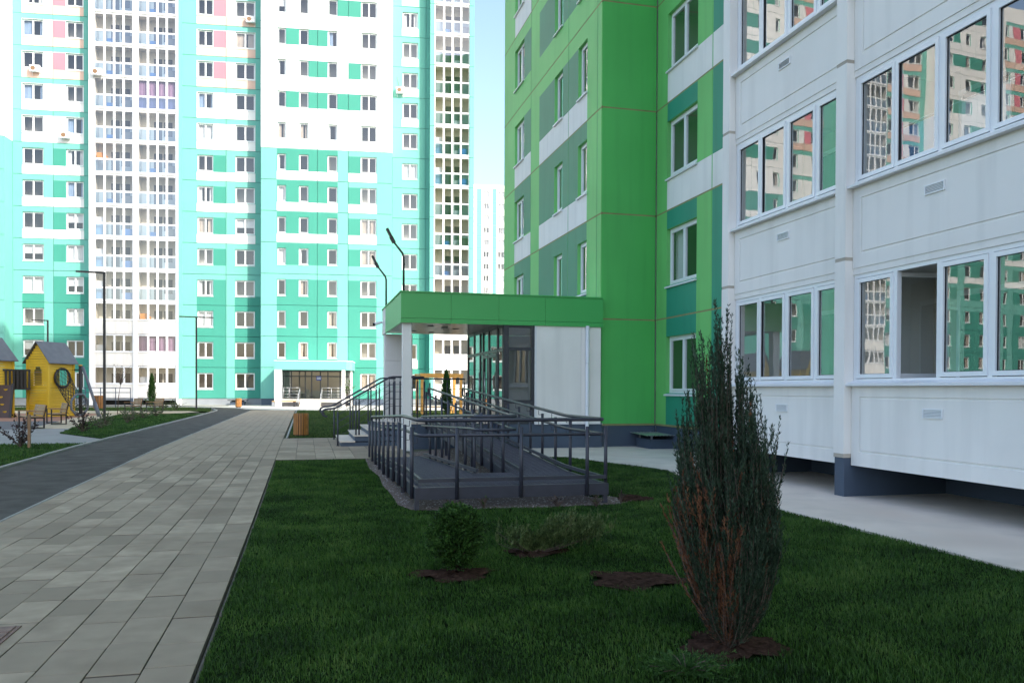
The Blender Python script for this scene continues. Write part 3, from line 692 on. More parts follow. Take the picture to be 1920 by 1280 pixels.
# segment: s0, s1, depth, panel joints, windows (s0, s1, sashes)
SEG = {
 'B': (-33.37, -26.68, 1.5, (-30.04,), ((-32.57, -30.83, 2), (-28.98, -27.52, 2))),
 'D': (-19.24, -12.15, 1.5, (-15.41,), ((-17.90, -16.52, 2), (-14.61, -12.89, 2))),
 'E': (-12.13, -.55, 0.0, (-7.20, -4.47), ((-10.70, -9.95, 1), (-8.82, -7.98, 1), (-6.31, -5.43, 1), (-3.37, -1.94, 2))),
 'F': (-.54, 3.26, 1.5, (2.55,), ((.37, 1.80, 2),)),
}
def rects_for(seg, f):
    r = []; W, LT, MT, CR, PK = 'teal_white', 'light_teal', 'mid_teal', 'sunlit_coral', 'rose'
    if seg in 'BD':
        if seg == 'B': a, b, blk0, blk1, w1, w2, e1 = -32.6, -27.5, -30.04, -29.0, (-32.6, -30.8), (-30.04, -26.68), -26.68
        else: a, b, blk0, blk1, w1, w2, e1 = -17.95, -12.85, -16.5, -15.41, (-17.95, -15.41), (-14.65, -12.15), -12.15
        if f >= 9:
            r.append((a, b, 0, TO + .03, W))
            if f >= 11: r += [(a, b, 0, SI - .05, CR), (blk0, blk1, SI - .05, TO, PK)]
        elif f >= 6: r += [(a, b, 0, SI - .05, W), (blk0, blk1, SI - .05, TO, MT)]
        elif f == 5: r += [(blk0, blk1, SI - .05, TO, MT)]
        elif f == 4: r += [(w1[0], w1[1], 0, SI, MT), (w2[0], w2[1], 0, TO, MT)] if seg == 'B' else [(w1[0], w1[1], 0, TO, MT), (w2[0], w2[1], 0, SI, MT)]
        else: r += [(w1[0], w1[1], 0, 2.8, MT), (w2[0], w2[1], 0, 2.8, MT)]
    if seg == 'E':
        w = [(-10.70, -9.95), (-8.82, -7.98), (-6.31, -5.43), (-3.37, -1.94)]
        if f >= 9:
            r.append((-20, 20, 0, 2.8, W))
            gaps = {15: (1, 2), 16: (0, 3), 17: (1,), 13: (2,), 12: (0, 1), 11: (1, 3), 10: (0, 1, 2), 9: (), 14: (0, 1)}.get(f, ())
            for g in gaps:
                if g == 3: r.append((-4.47, -3.37, SI, TO, MT))
                else: r.append((w[g][1], w[g + 1][0], SI, TO, MT))
        elif f >= 6: r += [(-10.74, -5.41, SI - .05, 2.74, MT), (-10.74, -5.41, 0, SI - .05, W), (-4.47, -3.37, SI - .05, TO, MT), (-4.47, -1.92, 0, SI - .05, W)]
        elif f == 5: r += [(-10.74, -5.41, SI - .05, 2.74, MT), (-4.47, -3.37, SI - .05, TO, MT)]
        elif f == 4: r += [(-10.74, -5.41, 0, TO, MT), (-4.47, -1.92, 0, TO, MT)]
        else: r += [(-10.74, -5.41, 0, 2.8, MT), (-4.47, -1.92, 0, 2.8, MT)]
    if seg == 'F':
        if f >= 10: r.append((.32, 1.85, .1, SI - .05, W))
        if f <= 3: r.append((-.6, 3.3, 0, 2.8 if f < 3 else TO, MT))
        if f == 2: r.append((.32, 1.85, 0, SI - .05, W))
    return r
for seg, (s0, s1, d, js, wins) in SEG.items():
    ed = [s0] + list(js) + [s1]
    for f in range(1, NF + 1):
        z = Z0 + FLOOR * (f - 1); rs = [(a, b, c, e_, m) for (a, b, c, e_, m) in rects_for(seg, f)]
        holes = [(a, b, SI, TO) for a, b, n in wins]
        if f == 1 and seg == 'E': holes = holes[3:]
        for a, b in zip(ed[:-1], ed[1:]):
            obj('wall_panel', panel_mesh(b - a, FLOOR, 'light_teal', clip_rects(rs, a, b), clip_rects(holes, a, b), gap=.018), parent=T, loc=(a, d, z))
        for i, (a, b, n) in enumerate(wins):
            if f == 1 and seg == 'E' and i < 3: continue
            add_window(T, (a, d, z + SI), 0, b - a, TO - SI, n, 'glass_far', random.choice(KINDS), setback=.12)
# glazed balcony bays
def bay_meshes(w, low, tag_):
    k = MB(); n = 4; m = .085; xs = [m + (w - m) * i / n for i in range(n + 1)]; panes = []
    rows = [(1.36, 2.70)] if low else [(.26, 1.22), (1.36, 2.70)]
    for (a, b) in ([(2.70, 2.80), (.02, .10)] if low else [(2.70, 2.79), (1.22, 1.36), (.16, .26)]): k.box(0, w, 0, .08, a, b)
    if low: k.box(0, w, 0, .08, 1.26, 1.36); k.box(-.02, w + .02, -.06, .04, 1.235, 1.262)
    else: k.box(-.02, w + .02, -.07, .10, .06, .115); k.box(-.02, w + .02, -.03, .08, .115, .15); k.box(0, w, .01, .08, .0, .06)
    lo = 1.36 if low else .26
    for i in range(n + 1):
        x = 0 if i == 0 else (w - m if i == n else xs[i] - m); ww = m if i in (0, n) else m * 1.9
        k.box(x, x + ww, -.01, .085, lo, 2.70)
        if i < n:
            x0 = x + ww; x1 = (w - m if i == n - 1 else xs[i + 1] - m)
            for (a, b) in rows: panes.append((x0, x1, a, b))
    fr = k.mesh('balcony_frame_' + tag_, ['pvc'])
    pm = []
    for (a, b, c, d) in panes:
        q = MB(); q.face([(a, .03, c), (b, .03, c), (b, .03, d), (a, .03, d)]); pm.append(q.mesh('pane', ['glass_sky' if c < 1 else 'glass_far']))
    return fr, pm
def bay_room(w, kind):
    k = MB(); D = 1.05; y0 = .1
    k.face([(0, D, 0.02), (w, D, .02), (w, D, 2.78), (0, D, 2.78)]); k.face([(0, y0, .02), (0, D, .02), (0, D, 2.78), (0, y0, 2.78)]); k.face([(w, D, .02), (w, y0, .02), (w, y0, 2.78), (w, D, 2.78)])
    k.face([(0, y0, .02), (w, y0, .02), (w, D, .02), (0, D, .02)]); k.face([(0, D, 2.78), (w, D, 2.78), (w, y0, 2.78), (0, y0, 2.78)])
    k.box(w * .34, w * .55, D - .04, D - .01, .1, 2.2, 1); k.box(w * .6, w * .82, D - .04, D - .01, .95, 2.2, 1)
    if kind == 1: k.box(w * .02, w * .22, .3, .7, .02, 1.9, 2); k.box(w * .7, w * .95, .25, .6, .02, .9, 3)
    if kind == 2: k.box(w * .75, w * .98, .3, .8, .02, 1.0, 4); k.box(w * .30, w * .45, .3, .6, .02, .7, 3)
    if kind == 3:
        for i in range(24):
            a, b = w * i / 24, w * (i + 1) / 24; k.face([(a, .2 + .04 * (i % 2), .1), (b, .2 + .04 * ((i + 1) % 2), .1), (b, .2 + .04 * ((i + 1) % 2), 2.7), (a, .2 + .04 * (i % 2), 2.7)], 5)
    if kind == 4: k.box(w * .04, w * .2, .25, .6, 1.3, 1.9, 6); k.box(w * .22, w * .3, .25, .6, 1.3, 1.65, 6)
    return k.mesh('balcony_room', ['loggia_wall', 'room_dark', 'curtain_white', 'junk_blue', 'junk_brown', 'curtain_plum', 'junk_orange'])
lowp = {}
for bi, (s0, s1, d) in enumerate(((-26.28, -23.03, .40), (-22.68, -19.43, .40), (3.29, 6.55, .55))):
    w = s1 - s0; hi = bay_meshes(w, False, 'h%d' % bi); lo = bay_meshes(w, True, 'l%d' % bi); rooms = [bay_room(w, q) for q in range(5)]
    pan = groove_panel(w, 0, 1.22, 'parapet_panel_%d' % bi)
    for f in range(1, NF + 1):
        z = Z0 + FLOOR * (f - 1); low = f <= 3; fr, pm = lo if low else hi
        o = obj('balcony_glazing', fr, parent=T, loc=(s0, d, z))
        for p in pm: obj('pane', p, parent=o)
        kd = random.choice([0, 0, 0, 1, 2, 1, 2]); 
        if bi == 1 and f == 2: kd = 3
        if bi == 1 and f == 3 or (bi == 0 and f == 8): kd = 4
        if bi == 1 and f == 10: kd = 3
        obj('balcony_room', rooms[kd], parent=o)
        if low: obj('parapet_panel', pan, parent=o, loc=(0, .0, .015))
    for x in (s0, s1): pass
# balcony piers, side returns, plinth, body, top
def tbox(name, x0, x1, y0, y1, z0, z1, m, skip=''): return obj(name, MB().box(x0, x1, y0, y1, z0, z1, 0, skip), [m], T)
TOP = Z0 + FLOOR * NF
for (a, b) in ((-26.68, -26.28), (-23.03, -22.68), (-19.43, -19.26)):
    tbox('pier', a + .004, b - .004, .30, 1.7, .1, TOP, 'teal_white')
tbox('pier', -23.2, -22.5, .32, 1.4, -.1, .72, 'base_blue')
tbox('side_wall', -19.258, -19.20, .36, 1.62, Z0, TOP, 'light_teal')
tbox('side_wall', -33.43, -33.375, .03, 1.62, Z0, 23.08, 'light_teal'); tbox('side_wall', -33.43, -33.375, .03, 1.62, 23.12, TOP, 'teal_white')
tbox('side_wall', -12.16, -12.09, .075, 1.62, Z0, 23.08, 'light_teal'); tbox('side_wall', -12.16, -12.09, .075, 1.62, 23.12, TOP, 'teal_white')
tbox('side_wall', -.62, -.535, .075, 1.62, Z0, 23.08, 'light_teal'); tbox('side_wall', -.62, -.535, .075, 1.62, 23.12, TOP, 'teal_white')
for f in range(1, NF + 1):
    z = Z0 + FLOOR * (f - 1)
    tbox('corner_panel', 6.553, 6.95, .45, 1.7, z + .015, z + 2.785, 'light_teal'); tbox('corner_panel', 2.9, 3.286, .5, 1.48, z + .015, z + 2.785, 'light_teal')
tbox('upper_storeys', -33.37, -12.15, 1.5, 14, TOP + .02, 50.3, 'teal_white'); tbox('upper_storeys', -12.13, -.55, 0, 14, TOP + .02, 50.3, 'teal_white'); tbox('upper_storeys', -.54, 6.95, 1.5, 14, TOP + .02, 50.3, 'teal_white')
tbox('upper_balconies', -26.68, -19.26, .4, 1.5, TOP + .02, 50.3, 'teal_white'); tbox('upper_balconies', 3.29, 6.95, .5, 1.5, TOP + .02, 50.3, 'teal_white')
tbox('building_core', -33.3, 6.9, 2.5, 13.9, 0, TOP, 'light_teal')
tbox('plinth', -33.36, -26.0, 1.56, 2.4, -.3, Z0 + .01, 'base_grey'); tbox('plinth', -19.9, -12.1, 1.56, 2.4, -.3, Z0 + .01, 'base_grey'); tbox('plinth', -12.08, -.58, .06, 1.5, -.3, Z0 + .01, 'base_blue'); tbox('plinth', -.5, 6.9, 1.56, 2.4, -.3, Z0 + .01, 'base_grey')
tbox('balcony_floor', -26.3, -19.4, .5, 2.45, Z0 - .16, Z0 - .004, 'base_grey'); tbox('balcony_floor', 3.29, 6.55, .65, 1.55, Z0 - .16, Z0 - .004, 'base_grey')
tbox('foundation', -26, -19.9, 2.0, 2.45, -.3, Z0 - .2, 'core_dark')
# two further stair sections of the same building, beyond the left of the yard (seen mirrored in the balcony panes)
names = ('next stair section of the teal and white building, its corner showing past the pink accents', 'farthest stair section of the teal and white building, seen mirrored in the balcony panes')
for i in (1, 2):
    t2 = copy_tree(T, sel=lambda c: (c.location.x < -.7 or c.name.startswith(('side_wall', 'building_core', 'plinth', 'upper'))) and not (c.name.startswith(('upper', 'plinth')) and c.location.x == 0 and max(v[0] for v in c.bound_box) > 0) and not (c.name.startswith('building_core')))
    t2.location = TN * 75.4 - TE * (32.86 * i); t2['label'] = names[i - 1]
    obj('building_core', MB().box(-33.3, -.7, 2.5, 13.9, 0, TOP), ['light_teal'], t2)

# its entrance porch
P = thing('entrance_porch', 'pale teal entrance porch with glazed doors and concrete steps on the sunlit building', 'porch', tpos(-7.1, -2, 0), -TA)
def pb(name, x0, x1, y0, y1, z0, z1, m, par=None): return obj(name, MB().box(x0, x1, y0, y1, z0, z1), [m], par or P)
X0, X1, YF = -3.2, 3.25, -2.5       # local coordinates, front at y = -2.5, wall at y = 2
k = MB(); pts = [(X0, YF), (X1 - .5, YF), (X1 - .2, YF + .1), (X1 - .02, YF + .35), (X1, YF + .8), (X1, 1.98), (X0, 1.98)]; k.prism(pts, 3.22, 3.95); obj('canopy', k, ['light_teal'], P)
k = MB(); k.prism([(x * 1.01, y - .02 if y < 0 else y) for x, y in pts], 3.95, 3.99); obj('canopy_trim', k, ['teal_white'], P)
pb('column', X0 + .003, X0 + .6, YF + .01, YF + .35, .1, 3.218, 'teal_white'); pb('column', X0 + .003, X0 + .25, 1.2, 1.97, .1, 3.218, 'teal_white'); pb('column', 2.38, 2.66, YF + .02, YF + .3, .1, 3.218, 'teal_white'); pb('column', 2.95, 3.15, -.4, -.2, .1, 3.218, 'teal_white')
pb('floor_slab', X0 + .01, 3.1, YF + .1, 1.97, .45, .74, 'plaza')
for i in range(4): pb('step', -1.05, .65, YF - .3 * (4 - i) + .1, YF - .3 * (3 - i) + .1, .0, .155 + .155 * i * .95, 'apron')
pb('shade_board', X0 + .7, 2.3, YF + .12, YF + .2, .1, .449, 'core_dark')  # near-black board standing in for the shade of the void under the slab
dw = .3
gr = obj('glazed_front', MB().box(X0 + .3, 2.9, dw + .05, dw + .10, .75, .80), ['door_frame'], P)
k = MB()
for x in (X0 + .3, -2.2, -1.0, -.45, .3, .95, 2.0, 2.85): k.box(x, x + .09, dw, dw + .12, .76, 3.2)
k.box(X0 + .3, 2.9, dw + .01, dw + .11, 2.65, 2.75); k.box(X0 + .3, 2.9, dw + .01, dw + .11, 3.1, 3.21)
obj('mullion_frame', k, ['door_frame'], gr)
for a, b in ((X0 + .39, -2.2), (-2.11, -1.0), (-.91, -.45), (-.36, .3), (.39, .95), (1.04, 2.0), (2.09, 2.85)):
    q = MB(); q.face([(a, dw + .06, .8), (b, dw + .06, .8), (b, dw + .06, 3.1), (a, dw + .06, 3.1)]); obj('pane', q, ['glass_door'], gr)
pb('back_wall', X0 + .3, 2.9, 1.75, 1.95, .75, 3.2, 'room_wall')
sg = obj('house_sign', MB().box(.0, .42, dw - .03, dw - .01, 2.35, 2.72), ['sign_blue'], P); k = MB()
k.box(.05, .37, dw - .034, dw - .031, 2.57, 2.61); k.box(.05, .37, dw - .034, dw - .031, 2.46, 2.50); obj('lettering', k, ['pvc'], sg)
def far_rail(pts, name='porch_railing'):
    k = MB()
    for a, b in zip(pts[:-1], pts[1:]):
        A, B = Vector(a), Vector(b)
        for h in (.95, .68, .4, .15): k.tube([A + Vector((0, 0, h)), B + Vector((0, 0, h))], .022 if h > .9 else .012, 6)
    for a in pts: k.tube([a, Vector(a) + Vector((0, 0, .97))], .022, 6)
    return obj(name, k, ['galv'], P)
far_rail([(X0 + .75, YF + .18, .74), (-2.0, YF + .18, .74), (-1.12, YF + .18, .74), (-1.12, YF - 1.05, .1)])
far_rail([(2.3, YF + .18, .74), (1.5, YF + .18, .74), (.72, YF + .18, .74), (.72, YF - 1.05, .1)])

# outdoor units of the air conditioners
def ac_proto(name, label):
    t = thing(name, label, 'air conditioner', group=None)
    k = MB(); k.box(-.40, .40, -.30, 0, 0, .55); k.box(-.39, .39, -.305, -.29, .01, .54); obj('casing', k, ['pvc'], t)
    k = MB(); n_ = 20
    for ring, (ra, rb, y, m) in enumerate(((0, .20, -.309, 0), (.20, .225, -.315, 1))):
        for i in range(n_):
            a, b = 2 * math.pi * i / n_, 2 * math.pi * (i + 1) / n_; c = (-.12, .275)
            k.face([(c[0] + ra * math.cos(a), y, c[1] + ra * math.sin(a)), (c[0] + rb * math.cos(a), y, c[1] + rb * math.sin(a)), (c[0] + rb * math.cos(b), y, c[1] + rb * math.sin(b)), (c[0] + ra * math.cos(b), y, c[1] + ra * math.sin(b))], m)
    obj('fan_grille', k, ['junk_brown', 'flashing'], t)
    k = MB()
    for x in (-.28, .28): k.bar((x, -.32, -.02), (x, .08, -.02), .03, .03); k.bar((x, .07, -.02), (x, .07, -.3), .03, .03)
    obj('bracket', k, ['flashing'], t)
    return t
acs = [((-31.42, 1.42, 29.14), 'air conditioner unit hung below a window in the pink accent area', 1), ((-25.92, .28, 28.74), 'air conditioner unit bolted on the glazed balcony stack', 1),
       ((-28.94, 1.42, 23.46), 'air conditioner unit between two windows with a pipe running up the wall', 1), ((-13.22, 1.42, 34.6), 'air conditioner unit in the shaded corner beside pink panel', 1), ((.19, 1.42, 28.98), 'air conditioner unit on light teal wall beside a narrow window column', 1)]
p0 = ac_proto('air_conditioner', acs[0][1])
for i, (q, lab, _) in enumerate(acs):
    o = p0 if i == 0 else copy_tree(p0)
    o.location = tpos(q[0], q[1] - .02, q[2]); o.rotation_euler = (0, 0, -TA); o['label'] = lab; o['group'] = 'air conditioners on the sunlit facade'
    if i == 2: obj('pipe', MB().tube([(.1, .04, .5), (-.25, .05, 1.0), (-.55, .05, 1.7)], .02, 5), ['junk_brown'], o)
    if i == 4: obj('pipe', MB().tube([(-.1, .04, .5), (-.3, .05, 1.6)], .015, 5), ['junk_brown'], o)

# the distant white and teal tower in the gap
FB = thing('apartment_building', 'distant white tower with pale teal strips seen in the gap', 'building', (36.5, 187, 0), -R(6))
W_ = 24; rects = [(0, 1.2, 'white'), (2.4, 3.55, 't'), (6.1, 7.1, 't'), (9.3, 10.3, 't')]
for f in range(1, 18):
    z = Z0 + FLOOR * (f - 1); col = [(2.35, 3.5, 0, 2.8, 'light_teal'), (6.1, 7.0, 0, 2.8, 'light_teal'), (-.1, .95, 0, 2.8, 'light_teal'), (10.4, 11.4, 0, 2.8, 'light_teal')]
    hl = [(3.9, 5.3, SI, TO), (7.3, 8.9, SI, TO), (12, 13.4, SI, TO)] if 6 < f < 18 else []
    for (a, b) in ((0, 6.1), (6.1, 12), (12, 24)):
        obj('wall_panel', panel_mesh(b - a, FLOOR, 'teal_white', clip_rects(col, a, b), clip_rects(hl, a, b), gap=.02), parent=FB, loc=(a, 0, z))
    if hl:
        for (a, b, c, d_) in hl: add_window(FB, (a, 0, z + SI), 0, b - a, TO - SI, 2, 'glass_far', random.choice(['sheer', 'grey', 'pair', 'dark']), setback=.12)
        o = obj('balcony_glazing', lo[0] if False else hi[0], parent=FB, loc=(1.1, -.5, z)); o.scale = (.38, 1, 1)
        for p in hi[1]: obj('pane', p, parent=o)
obj('building_core', MB().box(0, W_, 1.2, 15, 0, Z0 + FLOOR * 17), ['teal_white'], FB); obj('plinth', MB().box(0.02, W_ - .02, .1, 1.2, -1, Z0), ['base_grey'], FB)
obj('roof_slab', MB().box(-.1, W_ + .1, -.1, 15.1, Z0 + FLOOR * 17 + .01, Z0 + FLOOR * 17 + .9), ['teal_white'], FB)
obj('side_wall', MB().box(-.05, -.005, .03, 15, 0, Z0 + FLOOR * 17), ['light_teal'], FB)
# ------------------------------------------------------------------ entrance porch with the green canopy
PX, PY = 2.31, 20.2
EP = thing('entrance_porch', 'entrance porch with wide green canopy, white walls and dark glazed doors', 'porch', (PX, PY, 0))
EO = Vector((PX, PY, 0))
def eb(name, x0, x1, y0, y1, z0, z1, m, par=None): 
    b = MB().box(x0 - PX, x1 - PX, y0 - PY, y1 - PY, z0, z1) ; return obj(name, b, [m], par or EP)
CZ0, CZ1 = 3.26, 4.03; CX1 = 7.60; CY1 = 25.2
eb('canopy_body', PX + .05, CX1 - .01, PY + .05, CY1 - .02, CZ0 + .10, CZ1 - .03, 'core_dark')
def fascia(x0, x1, y0, y1, m, side):
    L = (x1 - x0) if side == 'f' else (y1 - y0)
    k = MB(); g = .003; k.box(g, L - g, 0, .04, .12, CZ1 - CZ0 - .022); k.box(g, L - g, -.008, .04, 0, .112)
    o = obj('fascia_panel', k, [m], EP, (x0 - PX, y0 - PY, CZ0), 0)
    if side == 'l': o.location = (x0 - PX, y1 - PY, CZ0); o.rotation_euler = (0, 0, -math.pi / 2)
    return o
for a, b in ((PX, 3.56), (3.56, 4.79), (4.79, 6.02), (6.02, CX1)): fascia(a, b, PY, PY, 'fascia_green', 'f')
for a, b in ((PY, 22.05), (22.05, 24.2)): fascia(PX, PX, a, b, 'fascia_green', 'l')
fascia(PX, PX, 24.2, CY1, 'white_paint', 'l')
k = MB(); k.box(-.02, CX1 - PX, -.025, .02, CZ1 - .02, CZ1 + .012); k.box(-.025, .02, .02, CY1 - PY, CZ1 - .02, CZ1 + .011); obj('canopy_trim', k, ['fascia_green'], EP)
eb('canopy_roof', PX + .01, CX1, PY + .01, CY1, CZ1 - .028, CZ1 - .012, 'galv')
# soffit of long metal slats
sl = MB().box(.06, 4.92 - PX + .2, .06, 5.0, .0, .003).mesh('soffit_tray', ['core_dark'])
so = obj('soffit_tray', sl, parent=EP, loc=(0, 0, CZ0 + .085))
sm_ = MB().box(0, 2.74, 0, .092, 0, .018).mesh('soffit_slat', ['soffit'])
for i in range(49): obj('slat', sm_, parent=so, loc=(.05, .06 + i * .1, -.022))
for (lx, ly) in ((.9, 1.6), (1.35, 2.0), (1.75, 2.5), (.7, 3.6), (1.3, 4.1)):
    obj('ceiling_lamp', MB().box(lx, lx + .16, ly, ly + .16, -.036, -.023), ['black_metal'], so)
post = MB().box(2.365 - PX, 2.58 - PX, .1, .32, .08, CZ0 + .01); obj('post', post, ['white_paint'], EP)
# white pylon at the back corner, clad in panels
for i in range(4): eb('pylon_panel', PX + .03, 3.16, 24.62, 25.16, .08 + i * .797, .08 + i * .797 + .79, 'white_paint')
# vestibule: front wall, side light, glazed door wall
VX = 4.93; ZP = .76
eb('vestibule_plinth', VX + .03, 7.60, PY + .05, 25.0, -.1, .735, 'base_blue')
for a, b in ((5.80, 7.0), (7.006, 7.55)): eb('wall_panel', a, b, PY + .03, PY + .12, .74, CZ0 + .08, 'white_paint')
eb('wall_trim', 5.745, 5.797, PY + .02, PY + .12, .74, CZ0 + .06, 'flashing'); eb('drip_edge', 5.75, 7.6, PY + .005, PY + .06, .722, .738, 'flashing')
k = MB()
for a, b in ((VX, VX + .13), (5.66, 5.74)): k.box(a - PX, b - PX, .03, .12, .74, 3.3)
for a, b in ((.74, .80), (1.26, 1.35), (2.62, 2.70), (3.2, 3.31)): k.box(VX + .13 - PX, 5.66 - PX, .035, .115, a, b)
sf = obj('side_light', k, ['door_frame'], EP)
for a, b in ((.80, 1.26), (1.35, 2.62), (2.70, 3.2)):
    q = MB(); q.face([(VX + .12 - PX, .07, a), (5.67 - PX, .07, a), (5.67 - PX, .07, b), (VX + .12 - PX, .07, b)]); obj('pane', q, ['glass_door'], sf)
k = MB(); ys = [20.34, 20.95, 22.0, 22.75, 23.15, 24.0, 24.95]
for y in ys: k.box(VX - .012 - PX, VX + .08 - PX, y - PY - .04, y - PY + .04, .76, 3.32)
k.box(VX - .005 - PX, VX + .07 - PX, .1, 4.8, 2.60, 2.68); k.box(VX - .005 - PX, VX + .07 - PX, .1, 4.8, 3.22, 3.32); k.box(VX - .02 - PX, VX + .07 - PX, .1, 4.8, .765, .84)
dwl = obj('glazed_wall', k, ['door_frame'], EP)
for a, b in zip(ys[:-1], ys[1:]):
    for z0_, z1_ in ((.84, 2.6), (2.68, 3.22)):
        q = MB(); q.face([(VX + .015 - PX, b - PY - .045, z0_), (VX + .015 - PX, a - PY + .045, z0_), (VX + .015 - PX, a - PY + .045, z1_), (VX + .015 - PX, b - PY - .045, z1_)]); obj('pane', q, ['glass_door'], dwl)
for y0_, y1_ in ((21.0, 21.95), (22.05, 22.7)):   # door leaves
    k = MB(); k.box(VX - .02 - PX, VX + .012 - PX, y0_ - PY, y0_ - PY + .09, .8, 2.58); k.box(VX - .02 - PX, VX + .012 - PX, y1_ - PY - .09, y1_ - PY, .8, 2.58); k.box(VX - .02 - PX, VX + .012 - PX, y0_ - PY + .09, y1_ - PY - .09, .8, .92); k.box(VX - .02 - PX, VX + .012 - PX, y0_ - PY + .09, y1_ - PY - .09, 2.48, 2.58)
    d_ = obj('door', k, ['door_frame'], EP); obj('handle', MB().tube([(VX - .13 - PX, y1_ - PY - .05, 1.3), (VX - .13 - PX, y1_ - PY - .05, 2.1)], .016, 8), ['galv'], d_)
eb('inner_wall', 6.9, 6.95, 20.5, 25, .76, 3.3, 'room_light'); eb('inner_floor', VX + .1, 6.9, 20.35, 25, .738, .762, 'apron'); eb('inner_back_wall', VX + .1, 6.9, 24.9, 24.98, .77, 3.3, 'room_light'); eb('inner_ceiling', VX + .1, 7.0, 20.35, 25, 3.32, 3.34, 'room_light')
# platform and steps
eb('platform', 2.33, VX + .03, 21.45, 25.0, -.1, .70, 'base_blue'); eb('platform_paving', 2.30, VX - .03, 21.42, 25.02, .70, .755, 'apron')
for i in range(4):
    x0_ = .92 + .35 * i; z1_ = .12 + .155 * (i + 1) * .98
    eb('step', x0_, 2.33, 21.46 + .002 * i, 24.4, z1_ - .16, z1_ - .035, 'base_blue'); eb('tread', x0_ - .03, x0_ + .36, 21.43, 24.43, z1_ - .035, z1_, 'apron')
# downpipe
dp = obj('downpipe', MB().tube([(7.15 - PX, -.06, CZ0 + .02), (7.15 - PX, -.06, .62), (7.15 - PX, -.10, .5), (7.15 - PX, -.16, .42)], .048, 14), ['flashing'], EP)
for z_ in (1.2, 2.3): obj('clip', MB().tube([(7.15 - PX, -.06, z_), (7.15 - PX, -.06, z_ + .03)], .055, 14), ['flashing'], dp)

def pipe_arc(c, r, a0, a1, n, ax='xz'):
    out = []
    for i in range(n + 1):
        t = a0 + (a1 - a0) * i / n; out.append((c[0] + r * math.cos(t), c[1], c[2] + r * math.sin(t)))
    return out
# stair railings
def stair_rail(y, label):
    t = thing('stair_railing', label, 'railing', (.62, y, .14))
    o = Vector((.62, y, .14)); S = lambda x, z: Vector((x, y, z)) - o
    a, b = Vector((.62, 1.10)), Vector((2.20, 1.93))
    arc = [S(.60 - .16 * math.sin(q), 1.0 + .10 * math.cos(q)) for q in (0, .5, 1.0, 1.57, 2.1, 2.6, 3.0)][::-1]
    obj('handrail', MB().tube(arc + [S(.64, 1.10), S(.76, 1.115), S(.86, 1.16), S(2.16, 1.92), S(2.26, 1.935), S(2.62, 1.935)], .026, 10), ['steel_paint'], t)
    for x in (.84, 1.30, 1.38, 1.82, 1.90, 2.30, 2.44, 2.56):
        zt = 1.15 + (min(x, 2.2) - .84) * .585; zb = .15 if x < .92 else .12 + .155 * (int((min(x, 2.3) - .92) / .35) + 1) * .98 - .01
        k = MB(); k.tube([S(x, zb), S(x, zt - .12)], .021, 9); k.tube([S(x, zt - .125), S(x, zt - .02)], .008, 6); k.tube([S(x, zb), S(x, zb + .012)], .045, 9)
        obj('post', k, ['steel_paint'], t)
    for dz in (.19, .38, .57, .76):
        obj('rod', MB().tube([S(.80, 1.13 - dz), S(2.2, 1.93 - dz), S(2.6, 1.93 - dz)] if dz < .7 else [S(.95, 1.21 - dz), S(2.2, 1.93 - dz), S(2.6, 1.93 - dz)], .007, 6), ['steel_paint'], t)
    return t
stair_rail(21.52, 'dark metal railing climbing the porch steps, on the ramp side')
stair_rail(24.3, 'dark metal railing climbing the porch steps, on the side away from the ramp')
def porch_rail(pts, label, n):
    o = Vector(pts[0]); t = thing('porch_railing', label, 'railing', o)
    Q = [Vector(p) - o for p in pts]
    obj('handrail', MB().tube([q + Vector((0, 0, 1.18)) for q in Q], .024, 10), ['steel_paint'], t)
    A, B = Q[0], Q[-1]
    for i in range(n):
        p = A + (B - A) * (i / (n - 1)); k = MB(); k.tube([p, p + Vector((0, 0, 1.06))], .021, 9); k.tube([p + Vector((0, 0, 1.05)), p + Vector((0, 0, 1.17))], .008, 6); obj('post', k, ['steel_paint'], t)
    for h in (.2, .42, .64, .88): obj('rod', MB().tube([A + Vector((0, 0, h)), B + Vector((0, 0, h))], .007, 6), ['steel_paint'], t)
porch_rail([(3.2, 24.92, .755), (4.82, 24.92, .755)], 'dark railing along the far edge of the porch platform', 4)
porch_rail([(2.72, 21.56, .755), (3.08, 21.56, .755)], 'short dark railing on the porch platform between post and ramp', 3)

# floodlight masts on the canopy
def mast(base, label):
    t = thing('floodlight_mast', label, 'lamp', base, group='floodlight masts on the canopy')
    obj('pole', MB().tube([(0, 0, -.02), (0, 0, .90), (-.03, 0, 1.0), (-.27, 0, 1.30)], [.028, .026, .026, .024], 8), ['black_metal'], t)
    obj('foot_plate', MB().box(-.07, .07, -.07, .07, -.02, .0), ['black_metal'], t)
    k = MB(); k.bar((-.24, 0, 1.25), (-.32, 0, 1.40), .08, .09); h = obj('joint', k, ['black_metal'], t)
    k = MB(); k.bar((-.31, 0, 1.385), (-.42, 0, 1.60), .15, .055, up=(1, 0, .4)); h = obj('lamp_head', k, ['black_metal'], t)
mast((2.42, 20.62, CZ1), 'dark bent floodlight mast on the front corner of the green canopy'); mast((2.40, 24.95, CZ1), 'dark bent floodlight mast on the back corner of the green canopy')
# security camera
t = thing('security_camera', 'small white bullet camera on the corner of the green canopy', 'camera', (PX, 24.75, 3.62))
obj('bracket', MB().box(-.03, .0, -.05, .05, -.06, .06).tube([(-.02, 0, 0), (-.10, 0, -.02)], .018, 8), ['flashing'], t)
obj('camera_body', MB().tube([(-.06, .0, .0), (-.16, -.05, -.03), (-.30, -.12, -.075)], [.035, .045, .045], 12), ['flashing'], t)
obj('lens', MB().tube([(-.29, -.115, -.072), (-.315, -.13, -.08)], [.046, .042], 12), ['lens_dark'], t)

